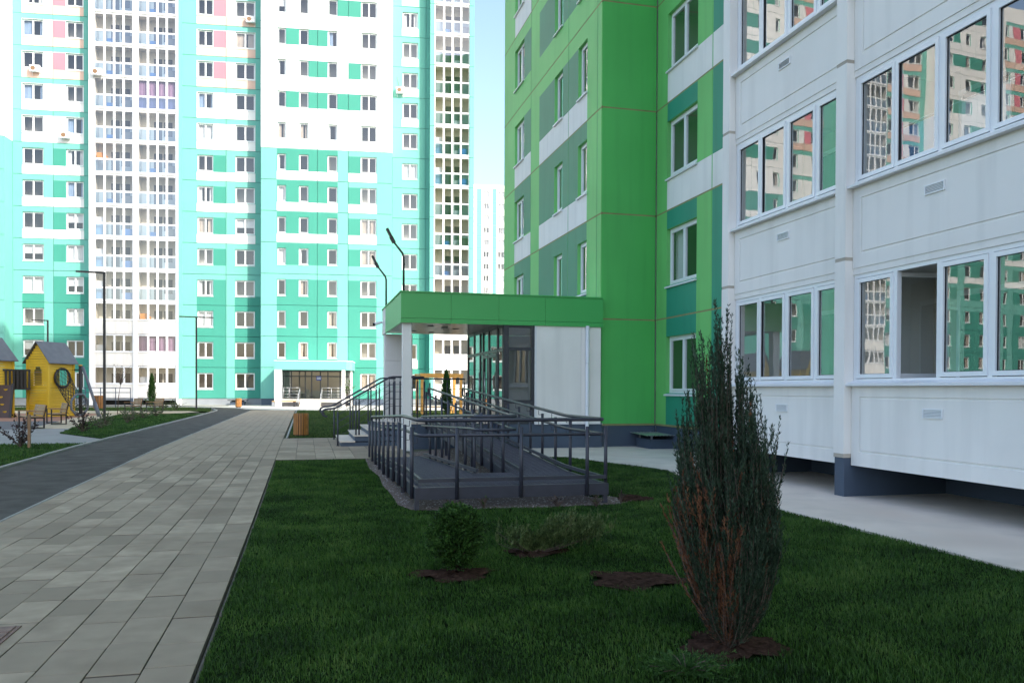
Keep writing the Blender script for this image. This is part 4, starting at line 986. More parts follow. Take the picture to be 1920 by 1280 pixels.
# ------------------------------------------------------------------ the steel access ramp
RO = Vector((1.45, 10.80, 0))
RA = thing('access_ramp', 'dark grey steel wheelchair ramp with grating deck and double handrails', 'ramp', RO)
X1L, X1R, X2L, X2R = 1.45, 2.58, 3.15, 4.12; YA, YB = 10.80, 12.55; YE1, YE2 = 18.5, 21.45; ZL = .31
z1 = lambda y: ZL if y <= YB else ZL + (.10 - ZL) * (y - YB) / (YE1 - YB)
z2 = lambda y: ZL if y <= YB else ZL + (.755 - ZL) * (y - YB) / (YE2 - YB)
def rt(name, pts, r, n=8, m='steel_paint', par=None): return obj(name, MB().tube([Vector(p) - RO for p in pts], r, n), [m], par or RA)
def rbar(name, p, q, w, h, m='steel_paint', par=None): return obj(name, MB().bar(Vector(p) - RO, Vector(q) - RO, w, h), [m], par or RA)
def grating(x0, x1, ya, yb, zf, step=.046):
    k = MB(); y = ya + .01
    while y < yb:
        z = zf(y); k.box(x0 - RO.x, x1 - RO.x, y - RO.y, y - RO.y + .005, z - .03, z - .001, 0, 'b'); y += step
    x = x0
    while x <= x1 - .002:
        n_ = max(1, int((yb - ya) / .6))
        for i in range(n_):
            p, q = ya + (yb - ya) * i / n_, ya + (yb - ya) * (i + 1) / n_
            k.face([(x - RO.x, p - RO.y, zf(p) - .004), (x + .006 - RO.x, p - RO.y, zf(p) - .004), (x + .006 - RO.x, q - RO.y, zf(q) - .004), (x - RO.x, q - RO.y, zf(q) - .004)])
        x += .11
    o = obj('grating', k, ['deck_steel'], RA); o['kind'] = 'stuff'; return o
grating(X1L + .03, X2R - .03, YA + .04, YB, lambda y: ZL); grating(X1L + .03, X1R - .03, YB, YE1, z1); grating(X2L + .03, X2R - .03, YB, YE2, z2)
H_ = .16
rbar('beam', (X1L - .03, YA, ZL - H_ / 2), (X2R + .03, YA, ZL - H_ / 2), .05, H_)
for x, zf, ye in ((X1L, z1, YE1), (X1R, z1, YE1), (X2L, z2, YE2), (X2R, z2, YE2)):
    if x in (X1L, X2R): rbar('beam', (x, YA + .026, ZL - H_ / 2), (x, YB, ZL - H_ / 2), .05, H_)
    rbar('beam', (x, YB + .001, ZL - H_ / 2), (x, ye, zf(ye) - H_ / 2), .05, H_)
rbar('beam', (X1L + .026, YB, ZL - H_ / 2 - .003), (X2R - .026, YB, ZL - H_ / 2 - .003), .05, H_ - .006)
for (x, y, zf) in ((X1L, YA + .02, z1), (X2R - .01, YA + .02, z2), (X1L + .01, 12.5, z1), (X2L, 12.6, z2), (X2R, 12.6, z2), (X2L, 15.5, z2), (X2R, 15.5, z2), (X2L, 18.5, z2), (X2R, 18.5, z2), (X1R, 12.6, z1)):
    rbar('leg', (x, y, gz(x, y) - .05), (x, y, zf(y) - H_ + .01), .06, .06)
# guide rails near the deck
G = .085
rbar('guard_rail', (X1L + .02, YA + .06, ZL + G), (X2R + .02, YA + .06, ZL + G), .04, .05)
rbar('guard_rail', (X1L + .06, YA + .085, ZL + G), (X1L + .06, YB, ZL + G), .04, .05); rbar('guard_rail', (X1L + .06, YB, ZL + G), (X1L + .06, YE1, z1(YE1) + G), .04, .05)
rbar('guard_rail', (X1R - .05, YB - .5, ZL + G), (X1R - .05, YE1 - .8, z1(YE1 - .8) + G), .04, .05)
rbar('guard_rail', (X2L + .05, YB - .5, ZL + G), (X2L + .05, YE2 - .4, z2(YE2 - .4) + G), .04, .05)
rbar('guard_rail', (X2R - .05, YA + .085, ZL + G), (X2R - .05, YB, ZL + G), .04, .05); rbar('guard_rail', (X2R - .05, YB, ZL + G), (X2R - .05, YE2 - .3, z2(YE2 - .3) + G), .04, .05)
# posts
def post_(x, y, zf, side): 
    zb = zf(y) - H_ + .0
    rt('post', [(x, y, zb), (x, y, zf(y) + .80)], .026, 10)
def hook(x, y, zt, dx, dy):
    v = Vector((dx, dy, 0)) * .07
    rt('bracket', [Vector((x, y, zt - .10)), Vector((x, y, zt - .10)) + v, Vector((x, y, zt - .02)) + v], .006, 5)
ysl = [10.95, 11.75, 12.5, 13.3, 14.15, 15.0, 15.85, 16.7, 17.5, 18.3]
for y in ysl: post_(X1L - .05, y, z1, -1); [hook(X1L - .05, y, z1(y) + h, 1, 0) for h in (.88, .68)]
for y in (12.75, 13.5, 14.3, 15.1, 15.9, 16.7, 17.5): post_(X1R + .05, y, z1, 1)
for y in (12.75, 13.6, 14.4, 15.2, 16.1, 17.0, 17.9, 18.8, 19.7, 20.6, 21.3): post_(X2L - .05, y, z2, -1); [hook(X2L - .05, y, z2(y) + h, 1, 0) for h in (.88, .68)]
for y in (10.95, 12.55, 13.35, 14.15, 14.95, 15.8, 16.7, 17.6, 18.6, 19.6, 20.6, 21.3): post_(X2R + .05, y, z2, 1); [hook(X2R + .05, y, z2(y) + h, -1, 0) for h in (.88, .68)]
for x in (1.98, 2.87, 3.82): post_(x, YA - .052, lambda y: ZL, 0)
# double handrails
for h, r in ((.895, .026), (.69, .022)):
    m = 'steel_paint'
    rt('handrail', [(X1L + .03, YE1 + .1, z1(YE1) + h), (X1L + .03, YB + .1, z1(YB + .1) + h), (X1L + .03, YB - .45, ZL + h), (X1L + .03, YA + .10, ZL + h), (X1L + .11, YA + .01, ZL + h), (X2R - .10, YA + .01, ZL + h), (X2R - .03, YA + .09, ZL + h), (X2R - .03, YB - .1, ZL + h), (X2R - .03, YB + .1, z2(YB + .1) + h), (X2R - .03, YE2 - .1, z2(YE2 - .1) + h)], r, 10, m)
    rt('handrail', [(X1R - .03, YE1 - .3, z1(YE1 - .3) + h), (X1R - .03, YB + .1, z1(YB) + h), (X1R - .03, YB - .25, ZL + h), (X1R + .05, YB - .34, ZL + h), (X2L - .05, YB - .34, ZL + h), (X2L + .03, YB - .25, ZL + h), (X2L + .03, YB + .1, z2(YB + .1) + h), (X2L + .03, YE2 - .05, z2(YE2 - .05) + h)], r, 10, m)
for x, zf, y in ((X2R - .03, z2, YE2 - .1), (X2L + .03, z2, YE2 - .05), (X1L + .03, z1, YE1 + .1)):
    rt('handrail_end', [(x, y, zf(y) + .895), (x, y + .07, zf(y) + .86), (x, y + .09, zf(y) + .79), (x, y + .07, zf(y) + .72), (x, y, zf(y) + .69)], .024, 9)
# ------------------------------------------------------------------ plants
def bez(p0, p1, p2, p3, n):
    t = np.linspace(0, 1, n)[:, None]; p0, p1, p2, p3 = map(np.array, (p0, p1, p2, p3))
    return (1 - t) ** 3 * p0 + 3 * (1 - t) ** 2 * t * p1 + 3 * (1 - t) * t * t * p2 + t ** 3 * p3
class Spray:
    def __init__(s): s.V = []; s.M = []; s.n = 0; s.stem = MB()
    def along(s, pts, L, W, step, ang=(.35, .8), m=0, start=.0, per=1, taper=.5):
        d = np.diff(pts, axis=0); seg = np.linalg.norm(d, axis=1); cum = np.concatenate([[0], np.cumsum(seg)]); tot = cum[-1]
        k = max(2, int(tot * (1 - start) / step)) * per; q = RNG.uniform(start * tot, tot, k)
        P = np.stack([np.interp(q, cum, pts[:, i]) for i in range(3)], 1); idx = np.clip(np.searchsorted(cum, q) - 1, 0, len(d) - 1)
        Tn = d[idx] / (seg[idx][:, None] + 1e-9)
        rv = RNG.normal(size=(k, 3)); pe = rv - Tn * (rv * Tn).sum(1)[:, None]; pe /= np.linalg.norm(pe, axis=1)[:, None] + 1e-9
        a = RNG.uniform(*ang, k)[:, None]; D = Tn * np.cos(a) + pe * np.sin(a)
        l = L * RNG.uniform(.6, 1.3, k) * (1 - taper * (q / tot)); w = W * RNG.uniform(.7, 1.3, k)
        rv = RNG.normal(size=(k, 3)); sd = np.cross(D, rv); sd /= np.linalg.norm(sd, axis=1)[:, None] + 1e-9
        mid = P + D * (l * .45)[:, None]
        s.V.append(np.stack([P, mid - sd * (w / 2)[:, None], P + D * l[:, None] + np.array([0, 0, .1]) * l[:, None], mid + sd * (w / 2)[:, None]], 1).reshape(-1, 3)); s.M.append(np.full(k * 2, m)); s.n += k
    def mesh(s, name, mats):
        V = np.concatenate(s.V); b = np.arange(s.n)[:, None] * 4
        return np_mesh(name, V, np.concatenate([b + [0, 1, 2], b + [0, 2, 3]], 1).reshape(-1, 3), mats, np.concatenate(s.M))
rnd = random.Random(5)
# the tall columnar juniper
jx, jy = 2.60, 4.62
J = thing('juniper', 'tall ragged columnar juniper with rusty dead shoots, standing alone on the lawn', 'shrub', (jx, jy, gz(jx, jy)))
sp = Spray(); st = MB()
def rad(h): return np.interp(h, [0, .15, .4, .7, 1.1, 1.45, 1.7, 1.9, 2.1], [.08, .18, .25, .28, .29, .275, .22, .13, .06])
lean = lambda h: -.095 * smooth(h / 1.6)
SPIRE = [(-.09, 0, 2.19), (-.06, .03, 2.10), (-.215, -.03, 1.97), (-.16, .05, 2.0), (-.01, .02, 1.93), (.03, -.05, 1.84), (.085, 0, 1.72), (.15, .04, 1.62), (.19, -.06, 1.45), (-.27, .06, 1.62), (-.30, -.05, 1.40), (.02, -.2, 1.5), (-.1, -.24, 1.3), (0, .25, 1.55), (.2, .16, 1.3), (-.2, .2, 1.45), (.12, -.22, 1.15), (-.26, -.17, 1.1), (.25, 0, 1.12)]
for i in range(860):
    s_ = SPIRE[i % len(SPIRE)]; full = rnd.random()
    hm = s_[2] * (1 - .55 * full ** 1.3) if i >= len(SPIRE) * 3 else s_[2] * rnd.uniform(.95, 1.0)
    a = math.atan2(s_[1], s_[0] + .06) + rnd.uniform(-.5, .5); q = min(1, math.hypot(s_[0] + .06, s_[1]) / .27 + rnd.uniform(-.25, .3)); q = max(.05, q)
    if rnd.random() < .27: a = rnd.uniform(0, 6.283); q = math.sqrt(rnd.uniform(.2, 1)); hm = rnd.uniform(.35, 1.15)
    h1 = min(.5, hm * .5); rr = float(rad(h1)) * q
    fr_ = rnd.uniform(.0, .07); ta = rnd.uniform(0, 6.283); k_sp = hm / s_[2]
    re = float(rad(hm * .9)) * q * rnd.uniform(.85, 1.1)
    a2 = a + rnd.uniform(-.35, .35)
    p0 = (rnd.uniform(-.04, .04), rnd.uniform(-.04, .04), 0); p1 = (math.cos(a) * rr * 1.05, math.sin(a) * rr * 1.05, h1 * .55)
    p2 = (math.cos(a) * rr * 1.1 + lean(h1), math.sin(a) * rr * 1.1, hm * .62); p3 = (math.cos(a2) * re + lean(hm) + fr_ * math.cos(ta), math.sin(a2) * re + fr_ * math.sin(ta), hm)
    if hm > s_[2] * .6 and hm > 1.15: p3 = (s_[0] * .8 + (p3[0]) * .2 + fr_ * math.cos(ta), s_[1] * .8 + p3[1] * .2 + fr_ * math.sin(ta), hm)
    pts = bez(p0, p1, p2, p3, 14)
    rust = (math.cos(a) < -.25 and rnd.random() < .55 and hm < 1.05 and q > .6) or rnd.random() < .05
    st.tube([tuple(p) for p in pts[::2]], [.0042 * (1 - .8 * k_ / 6) + .0008 for k_ in range(7)], 4, caps=False)
    sp.along(pts, .036, .0058, .0046, (.2, .8), 1 if rust else 0, start=.06 + .10 * rnd.random(), taper=.35)
    if rnd.random() < .75:                              # side shoots
        for _ in range(rnd.randint(2, 5)):
            t_ = rnd.uniform(.35, .9); b = pts[int(t_ * 13)]; l = rnd.uniform(.08, .22); aa = a + rnd.uniform(-1, 1)
            e = b + np.array([math.cos(aa) * l * .35, math.sin(aa) * l * .35, l]); sub = bez(b, b + (e - b) * .3 + np.array([math.cos(aa), math.sin(aa), 0]) * .02, b + (e - b) * .7 + np.array([math.cos(aa), math.sin(aa), 0]) * .02, e, 6)
            sp.along(sub, .032, .0055, .0046, (.2, .75), 1 if rust else 0, taper=.3)
for (dx, dz0, dz1, wx) in ((-.36, .1, .98, -.10), (-.33, .12, .86, -.14), (-.38, .1, .80, -.05), (-.30, .1, .74, -.12), (-.27, .15, 1.05, -.06), (-.35, .15, .92, -.15), (-.24, .1, .9, -.08), (-.34, .10, .92, -.12), (-.40, .12, .70, -.10), (-.30, .2, 1.02, -.05), (-.33, .5, 1.38, -.06), (-.30, .5, 1.22, -.1), (.30, .5, 1.30, .07), (.27, .6, 1.45, .04)):   # loose outliers
    pts = bez((0, 0, .02), (dx * .5, -.05, dz0 + .05), (dx * .9, -.06, dz1 * .6), (dx + wx, -.05, dz1), 12)
    lo_ = dz1 < 1.1
    st.tube([tuple(p) for p in pts[::2]], [.004] * 6, 4, caps=False); sp.along(pts, .042, .0062, .0048, (.2, .7), 1 if lo_ else 0, start=.35, taper=.5)
obj('branches', st, ['bark'], J); obj('foliage', sp.mesh('foliage', ['juniper_green', 'juniper_rust']), parent=J)

# the clipped round thuja
tx, ty = 1.28, 7.0
Tj = thing('thuja', 'small dense rounded green thuja in a soil patch', 'shrub', (tx, ty, gz(tx, ty)))
sp = Spray(); st = MB()
st.tube([(0, 0, -.02), (.01, 0, .25)], [.018, .012], 6)
for i in range(950):
    a = rnd.uniform(0, 6.283); u = rnd.uniform(-.92, 1); q = rnd.uniform(.93, 1.04) if i < 650 else rnd.uniform(.5, .85)
    s_ = math.sqrt(max(0, 1 - u * u)) ** .8; lump = 1 + .09 * math.sin(3 * a + 4 * u) + .07 * math.sin(5 * a - 3 * u)
    rx = .208 * lump * (1.0 if u > -.2 else 1 + .4 * (u + .2)); c = np.array([math.cos(a) * s_ * rx * q, math.sin(a) * s_ * rx * q, .325 + u * .255 * q])
    out = np.array([math.cos(a) * s_, math.sin(a) * s_, .25 + .9 * u + .3]); out /= np.linalg.norm(out)
    for _ in range(3):
        d_ = out + RNG.normal(size=3) * .35; d_ /= np.linalg.norm(d_); l = rnd.uniform(.05, .085); b_ = c + RNG.normal(size=3) * .018
        sp.along(np.stack([b_ - d_ * l * .5, b_, b_ + d_ * l * .5]), .028, .014, .0066, (.3, .85), 0, taper=.35)
for i in range(22):
    a = rnd.uniform(0, 6.283); r_ = rnd.uniform(.03, .17); st.tube([(0, 0, .03), (math.cos(a) * r_ * .6, math.sin(a) * r_ * .6, .12), (math.cos(a) * r_, math.sin(a) * r_, .3)], [.006, .005, .003], 4)
obj('branches', st, ['bark'], Tj); obj('foliage', sp.mesh('foliage', ['thuja_green']), parent=Tj)

# the leaning spreading juniper
cx, cy = 2.18, 7.72
Cj = thing('spreading_juniper', 'low spreading juniper fanned to one side, in front of the ramp', 'shrub', (cx, cy, gz(cx, cy)))
sp = Spray(); st = MB()
for i in range(210):
    f_ = rnd.random(); ln = rnd.uniform(.4, 1.12) * (.5 + .5 * f_); az = rnd.uniform(-.45, .5); el = R(14 + 46 * (1 - f_) + rnd.uniform(-6, 12))
    e = np.array([math.cos(el) * math.cos(az) * ln, math.cos(el) * math.sin(az) * ln * .8, math.sin(el) * ln * .55 + .03])
    if rnd.random() < .2: e[0] *= -.4; e[2] *= .75
    pts = bez((0, 0, .02), e * .3 + np.array([0, 0, -.02]), e * .65 + np.array([0, 0, -.02]), e, 10)
    if i < 60: st.tube([tuple(p) for p in pts[::2]], [.006, .005, .004, .003, .002], 4, caps=False)
    for _ in range(11):
        t_ = rnd.uniform(.25, 1); b = pts[min(9, int(t_ * 9))]; l = rnd.uniform(.06, .15); ee = b + np.array([rnd.uniform(-.02, .06), rnd.uniform(-.04, .04), l])
        sub = bez(b, b + (ee - b) * .3, b + (ee - b) * .6, ee, 4); sp.along(sub, .038, .0105, .0065, (.2, .65), 0, taper=.3)
obj('branches', st, ['bark'], Cj); obj('foliage', sp.mesh('foliage', ['creeper_green']), parent=Cj)
# the low dark juniper at the lawn's near edge
lx, ly = 2.10, 4.22
Lj = thing('low_juniper', 'low soft dark juniper in the grass before the tall juniper', 'shrub', (lx, ly, gz(lx, ly)))
sp = Spray(); st = MB()
for i in range(110):
    a = rnd.uniform(0, 6.283); ln = rnd.uniform(.12, .34); e = np.array([math.cos(a) * ln, math.sin(a) * ln * .8, rnd.uniform(.03, .11)])
    pts = bez((0, 0, .01), e * .3 + np.array([0, 0, .04]), e * .7 + np.array([0, 0, .03]), e, 8); sp.along(pts, .03, .0045, .0035, (.3, 1.0), 0, start=.1, taper=.3)
    if i < 20: st.tube([tuple(p) for p in pts[::2]], .003, 4, caps=False)
obj('branches', st, ['bark'], Lj); obj('foliage', sp.mesh('foliage', ['thuja_green']), parent=Lj)

# leafy shrubs, saplings and conifers farther off
def leafy(name, label, x, y, h, r, nst, nlf, leaf, leafm, trunk=0, group=None, stemm='bark'):
    t = thing(name, label, 'shrub' if not trunk else 'tree', (x, y, gz(x, y)), group=group); st = MB(); sp = Spray()
    if trunk: st.tube([(0, 0, -.02), (.04 * trunk, 0, trunk * .6), (.10 * trunk, 0, trunk)], [.022, .018, .012], 6)
    b0 = np.array([.10 * trunk, 0, trunk * .95]) if trunk else np.zeros(3)
    for i in range(nst):
        a = rnd.uniform(0, 6.283); el = rnd.uniform(.35, 1.4); l = rnd.uniform(.6, 1); e = b0 + np.array([math.cos(a) * r * l * math.cos(el) * 1.3, math.sin(a) * r * l * math.cos(el) * 1.3, (h - trunk) * l * math.sin(el) + .05])
        pts = bez(b0, b0 + (e - b0) * .3 + np.array([0, 0, .05]), b0 + (e - b0) * .7 + np.array([0, 0, .06]), e, 7)
        st.tube([tuple(p) for p in pts[::2]], [.009, .007, .005, .003], 4, caps=False); sp.along(pts, leaf, leaf * .62, leaf * .5 * (30 / max(nlf, 1)), (.5, 1.4), 0, start=.2, taper=.15)
    obj('trunk' if trunk else 'branches', st, [stemm], t); obj('crown' if trunk else 'foliage', sp.mesh('foliage', [leafm]), parent=t); return t
leafy('purple_shrub', 'young purple-leaved shrub tied beside a wooden stake on the lawn', -6.85, 22.7, .85, .55, 20, 30, .075, 'leaf_purple')
tag(obj('wooden_stake', MB().box(-.03, .03, -.03, .03, -.05, .82).box(-.024, .024, -.024, .024, .82, .84), ['wood_bench'], loc=(-6.55, 22.35, gz(0, 22))), 'short square wooden stake by the purple-leaved shrub', 'stake')
leafy('purple_shrub', 'dark-leaved low shrub at the pointed end of the grass wedge', -7.25, 30.2, .85, .6, 22, 30, .08, 'leaf_purple')
for i, (x, y, h, lab) in enumerate(((-7.2, 32.5, .55, 'pale low shrub next to the dark-leaved one on the grass wedge'), (-7.6, 35.0, .6, 'pale low shrub at the foot of the tall lamp post'), (-7.3, 37.6, .6, 'pale low shrub just past the tall lamp post'), (-7.6, 40.4, .55, 'pale low shrub behind the lamp post, amid the grass wedge'), (-7.7, 43.4, .6, 'pale shrub in the hedge row facing the bare sapling'), (-7.6, 46.3, .55, 'last pale shrub of the row along the red play surface'),
        (-8.6, 60.5, .75, 'pale shrub beside the thin lamp post on the far lawn'), (-9.6, 62.2, .7, 'pale shrub left of the thin lamp post on the far lawn'), (-11.5, 68.0, .8, 'round green shrub below the white balconies'))):
    leafy('low_shrub', lab, x, y, h, .62, 16, 24, .10 if y < 50 else .14, 'leaf_pale' if i < 8 else 'leaf_green', group='low shrubs along the lawns')
leafy('seedling', 'thin pale seedling with few leaves beside the purple-leaved shrub', -7.55, 22.9, 1.0, .25, 5, 10, .05, 'leaf_pale')
leafy('sapling', 'bare leaning sapling with sparse leaves before the white balconies', -10.4, 51.0, 3.1, .75, 16, 5, .07, 'leaf_purple', trunk=1.75)
leafy('sapling', 'staked green sapling at the corner of the sunlit porch', 3.15, 64.6, 2.9, .55, 16, 18, .14, 'leaf_green', trunk=.9)
def conifer(label, x, y, h, r):
    t = thing('conifer', label, 'tree', (x, y, gz(x, y))); st = MB().tube([(0, 0, -.05), (0, 0, h * .9)], [.05, .01], 6); sp = Spray()
    for i in range(800):
        u = rnd.random() ** .8; z = .08 * h + u * h * .9; a = rnd.uniform(0, 6.283); rr = r * (1 - u) ** .6 * rnd.uniform(.5, 1.05) * min(1, .5 + 2.5 * u)
        c = np.array([0, 0, z - .1]); e = np.array([math.cos(a) * rr, math.sin(a) * rr, z + .25]); sp.along(np.stack([c, (c + e) / 2 - [0, 0, .03], e]), .14, .045, .045, (.2, .8), 0, start=.25, taper=.2)
    obj('trunk', st, ['bark'], t); obj('crown', sp.mesh('crown', ['thuja_green']), parent=t)
conifer('narrow dark conifer standing against the sunlit teal wall', -12.3, 73.2, 2.5, .45)
conifer('narrow conifer seen behind the porch railing, beside the orange gazebo frame', 7.5, 44.0, 2.3, .42)
# weeds on the gravel
for i, (x, y) in enumerate(((1.9, 10.6), (2.35, 10.75), (3.35, 10.62), (3.9, 10.6), (4.3, 10.7))):
    leafy('weed', 'small weed sprouting from the gravel under the ramp front', x, y, .16, .14, 9, 16, .03, 'leaf_green' if i % 2 else 'leaf_purple', group='weeds on the gravel')['category'] = 'weed'
# ------------------------------------------------------------------ lamps, bins, benches
def lamp(label, x, y, h, arm, dbl=False, ang=0.0):
    t = thing('lamp_post', label, 'lamp', (x, y, gz(x, y)), ang)
    obj('pole', MB().box(-.055, .055, -.055, .055, -.1, h), ['black_metal'], t); obj('base_plate', MB().box(-.12, .12, -.12, .12, -.02, .015), ['black_metal'], t)
    for s in ((-1, 1) if dbl else (-1,)):
        k = MB(); a, b = sorted((s * .056, s * arm)); k.box(a, b, -.05, .05, h - .075, h - .003); o = obj('arm', k, ['black_metal'], t)
        a, b = sorted((s * arm * .45, s * (arm - .04))); obj('lamp_panel', MB().box(a, b, -.04, .04, h - .083, h - .076), ['flashing'], o)
lamp('tall dark lamp post with one long arm, beside the playground', -8.47, 38.98, 6.55, 1.10, ang=R(10)); lamp('tall dark lamp post where the asphalt path bends, arms to both sides', -7.25, 60.2, 6.45, 1.1, True, R(10)); lamp('dark lamp post rising behind the yellow play tower', -17.7, 64.5, 6.3, 1.0, ang=R(10))
def bin_(label, x, y, r=.22, h=.72):
    t = thing('litter_bin', label, 'bin', (x, y, gz(x, y)))
    obj('liner', MB().tube([(0, 0, .05), (0, 0, h - .05)], r - .03, 14), ['black_metal'], t); k = MB().tube([(0, 0, 0), (0, 0, .05)], r - .04, 14); obj('base', k, ['black_metal'], t)
    me = MB().box(-.028, .028, -.012, .012, .05, h).mesh('slat', ['wood_orange'])
    n = 18
    for i in range(n): a = 2 * math.pi * i / n; obj('slat', me, parent=t, loc=(r * math.cos(a), r * math.sin(a), 0), rz=a + math.pi / 2)
    obj('rim', MB().tube([((r - .02) * math.cos(2 * math.pi * i / 18), (r - .02) * math.sin(2 * math.pi * i / 18), h - .03) for i in range(18)], .014, 5, closed=True), ['black_metal'], t)
bin_('round litter bin of reddish wooden slats on the grass corner by the entrance', -.10, 26.6); bin_('wooden slat litter bin on the far plaza beside the teal wall', -5.0, 67.3); bin_('wooden slat litter bin behind the tall lamp post by the play area', -14.2, 63.5, .3, .95)
def bench(label, x, y, rz, L=1.5):
    t = thing('bench', label, 'bench', (x, y, gz(x, y)), rz)
    for s in (-L / 2 + .06, L / 2 - .06):
        k = MB(); k.box(s - .025, s + .025, -.30, -.25, .02, .62); k.box(s - .025, s + .025, .22, .27, .02, .44); k.box(s - .025, s + .025, -.25, .22, .02, .06); k.bar((s, .235, .44), (s, .33, .86), .05, .05); k.box(s - .025, s + .025, -.25, .25, .38, .42)
        obj('side_frame', k, ['black_metal'], t)
        obj('armrest', MB().box(s - .04, s + .04, -.32, .26, .62, .65), ['wood_bench'], t)
    me = MB().box(-L / 2, L / 2, -.045, .045, 0, .03).mesh('slat', ['wood_bench'])
    for i in range(5): obj('seat_slat', me, parent=t, loc=(0, -.22 + i * .105, .42))
    for i in range(4): o = obj('back_slat', me, parent=t, loc=(0, .235 + .022 * i, .53 + i * .098)); o.rotation_euler = (R(77), 0, 0)
bench('wooden bench with armrests on the grey rubber, in front of the yellow tower', -9.8, 36.9, R(-68)); bench('wooden bench with armrests on the grey rubber, before the brown climbing wall', -9.7, 33.4, R(-62))
bench('far wooden bench with back toward the white balconies, beside the sapling', -9.9, 52.8, R(-60), 1.3); bench('farthest wooden bench near the round green shrub', -8.9, 54.0, R(-60), 1.3)
pbn = thing('bench', 'backless bench with yellow wooden seat beside the sunlit porch', 'bench', tpos(-9.35, -5.6, .12), -TA)
for i in range(4): obj('seat_slat', MB().box(-.95, .95, -.22 + i * .115, -.12 + i * .115, .42, .47), ['gazebo_wood'], pbn)
for s in (-.85, .85): obj('leg', MB().box(s - .1, s + .1, -.18, .2, -.02, .42), ['base_grey' if s < 0 else 'black_metal'], pbn)
cap = thing('ventilation_shaft', 'low dark ventilation cap at the foot of the teal building', 'vent', tpos(-14.2, .6, .1), -TA)
obj('shaft', MB().box(-.6, .6, -.4, .4, -.05, .35), ['base_blue'], cap); obj('lid', MB().box(-.8, .8, -.6, .6, .42, .48).box(-.5, .5, -.3, .3, .35, .42), ['black_metal'], cap)
# the orange gazebo frame seen under the canopy
gz_ = thing('gazebo', 'open orange wooden gazebo frame seen through the porch', 'gazebo', (7.55, 47.5, .12))
for x in (-.95, 1.35):
    for y in (0, 2.2): obj('post', MB().box(x, x + .16, y, y + .16, -.1, 2.2), ['gazebo_wood'], gz_)
for y in (0, 2.2): obj('beam', MB().box(-1.0, 1.56, y - .02, y + .18, 2.2, 2.42), ['gazebo_wood'], gz_)
for x in (-.95, .2, 1.35): obj('rafter', MB().box(x, x + .12, .2, 2.16, 2.24, 2.38), ['gazebo_wood'], gz_)
obj('seat', MB().box(-.8, 1.3, 1.6, 2.1, .40, .46).box(-.7, -.6, 1.65, 2.05, -.05, .4).box(1.1, 1.2, 1.65, 2.05, -.05, .4), ['gazebo_wood'], gz_)
# light frame fence by the far left balconies
fr = thing('pipe_rail', 'low dark pipe rail before the left of the teal building', 'railing', (-14.6, 66.0, .12), R(8))
for x in (-2, -1, 0, 1, 2): obj('post', MB().tube([(x, 0, -.05), (x, 0, 1.5)], .03, 6), ['base_blue'], fr)
for z in (1.5, 1.15): obj('bar', MB().tube([(-2, 0, z), (2, 0, z)], .03, 6), ['base_blue'], fr)

# ------------------------------------------------------------------ playground towers
def plank_wall(par, p, q, z0, z1, hole=None, gable=0.0, m='play_yellow', step=.135, name='plank'):
    """horizontal planks from p to q (local xy), with an arched or round opening; gable = extra height at mid-span"""
    P_, Q_ = Vector((*p, 0)), Vector((*q, 0)); L = (Q_ - P_).length; u = (Q_ - P_) / L; nrm = Vector((u.y, -u.x, 0)); z = z0; i = 0
    while z < z1 + gable - .01:
        zt = min(z + step, z1 + gable); zm = (z + zt) / 2
        a, b = 0.0, L
        if zm > z1: sh = L / 2 * (zm - z1) / max(gable, .01); a, b = sh, L - sh
        spans = [(a, b)]
        if hole:
            hx, hw, hb, ht, kind = hole
            if kind == 'arch':
                if hb < zm < ht: w = hw if zm < ht - hw else math.sqrt(max(0, hw * hw - (zm - (ht - hw)) ** 2))
                else: w = 0
            else: r_ = hw; w = math.sqrt(max(0, r_ * r_ - (zm - hb) ** 2))
            if w > .02: spans = [(a, hx - w), (hx + w, b)]
        for (s, e) in spans:
            if e - s < .03: continue
            k = MB(); A = P_ + u * s; B = P_ + u * e
            k.bar(A + Vector((0, 0, zm)) + nrm * .0, B + Vector((0, 0, zm)), .035, zt - z - .012); obj(name, k, [m], par)
        z += step; i += 1
def tower(label, x, y, rz, w, d, zf, zw, gab, arch, circ=None):
    t = thing('play_tower', label, 'play tower', (x, y, .12), rz)
    c = [(-w / 2, -d / 2), (w / 2, -d / 2), (w / 2, d / 2), (-w / 2, d / 2)]
    plank_wall(t, c[0], c[1], 0, zw, arch, gab); plank_wall(t, c[1], c[2], 0, zw, circ); plank_wall(t, c[2], c[3], 0, zw, arch, gab); plank_wall(t, c[3], c[0], 0, zw, None)
    for q in c: obj('corner_post', MB().box(q[0] - .06, q[0] + .06, q[1] - .06, q[1] + .06, -.1, zw), ['play_yellow'], t)
    obj('deck', MB().box(-w / 2 + .07, w / 2 - .07, -d / 2 + .07, d / 2 - .07, zf - .08, zf), ['play_brown'], t)
    o = .16; pk = zw + gab + .05
    for s in (-1, 1):
        k = MB(); e = (s * (w / 2 + o * 1.3), zw - o * gab / (w / 2) * 1.3 + .05); th = .045
        A = [(0, pk), e, (e[0], e[1] + th), (0, pk + th)]
        if s < 0: A = A[::-1]
        for yy, fl in ((-d / 2 - o, 1), (d / 2 + o, -1)): k.face([(q[0], yy, q[1]) for q in (A if fl > 0 else A[::-1])])
        for i in range(4): a_, b_ = A[i], A[(i + 1) % 4]; k.face([(b_[0], -d / 2 - o, b_[1]), (a_[0], -d / 2 - o, a_[1]), (a_[0], d / 2 + o, a_[1]), (b_[0], d / 2 + o, b_[1])])
        obj('roof_panel', k, ['play_roof'], t)
    return t
RT = R(-45 - 14) 
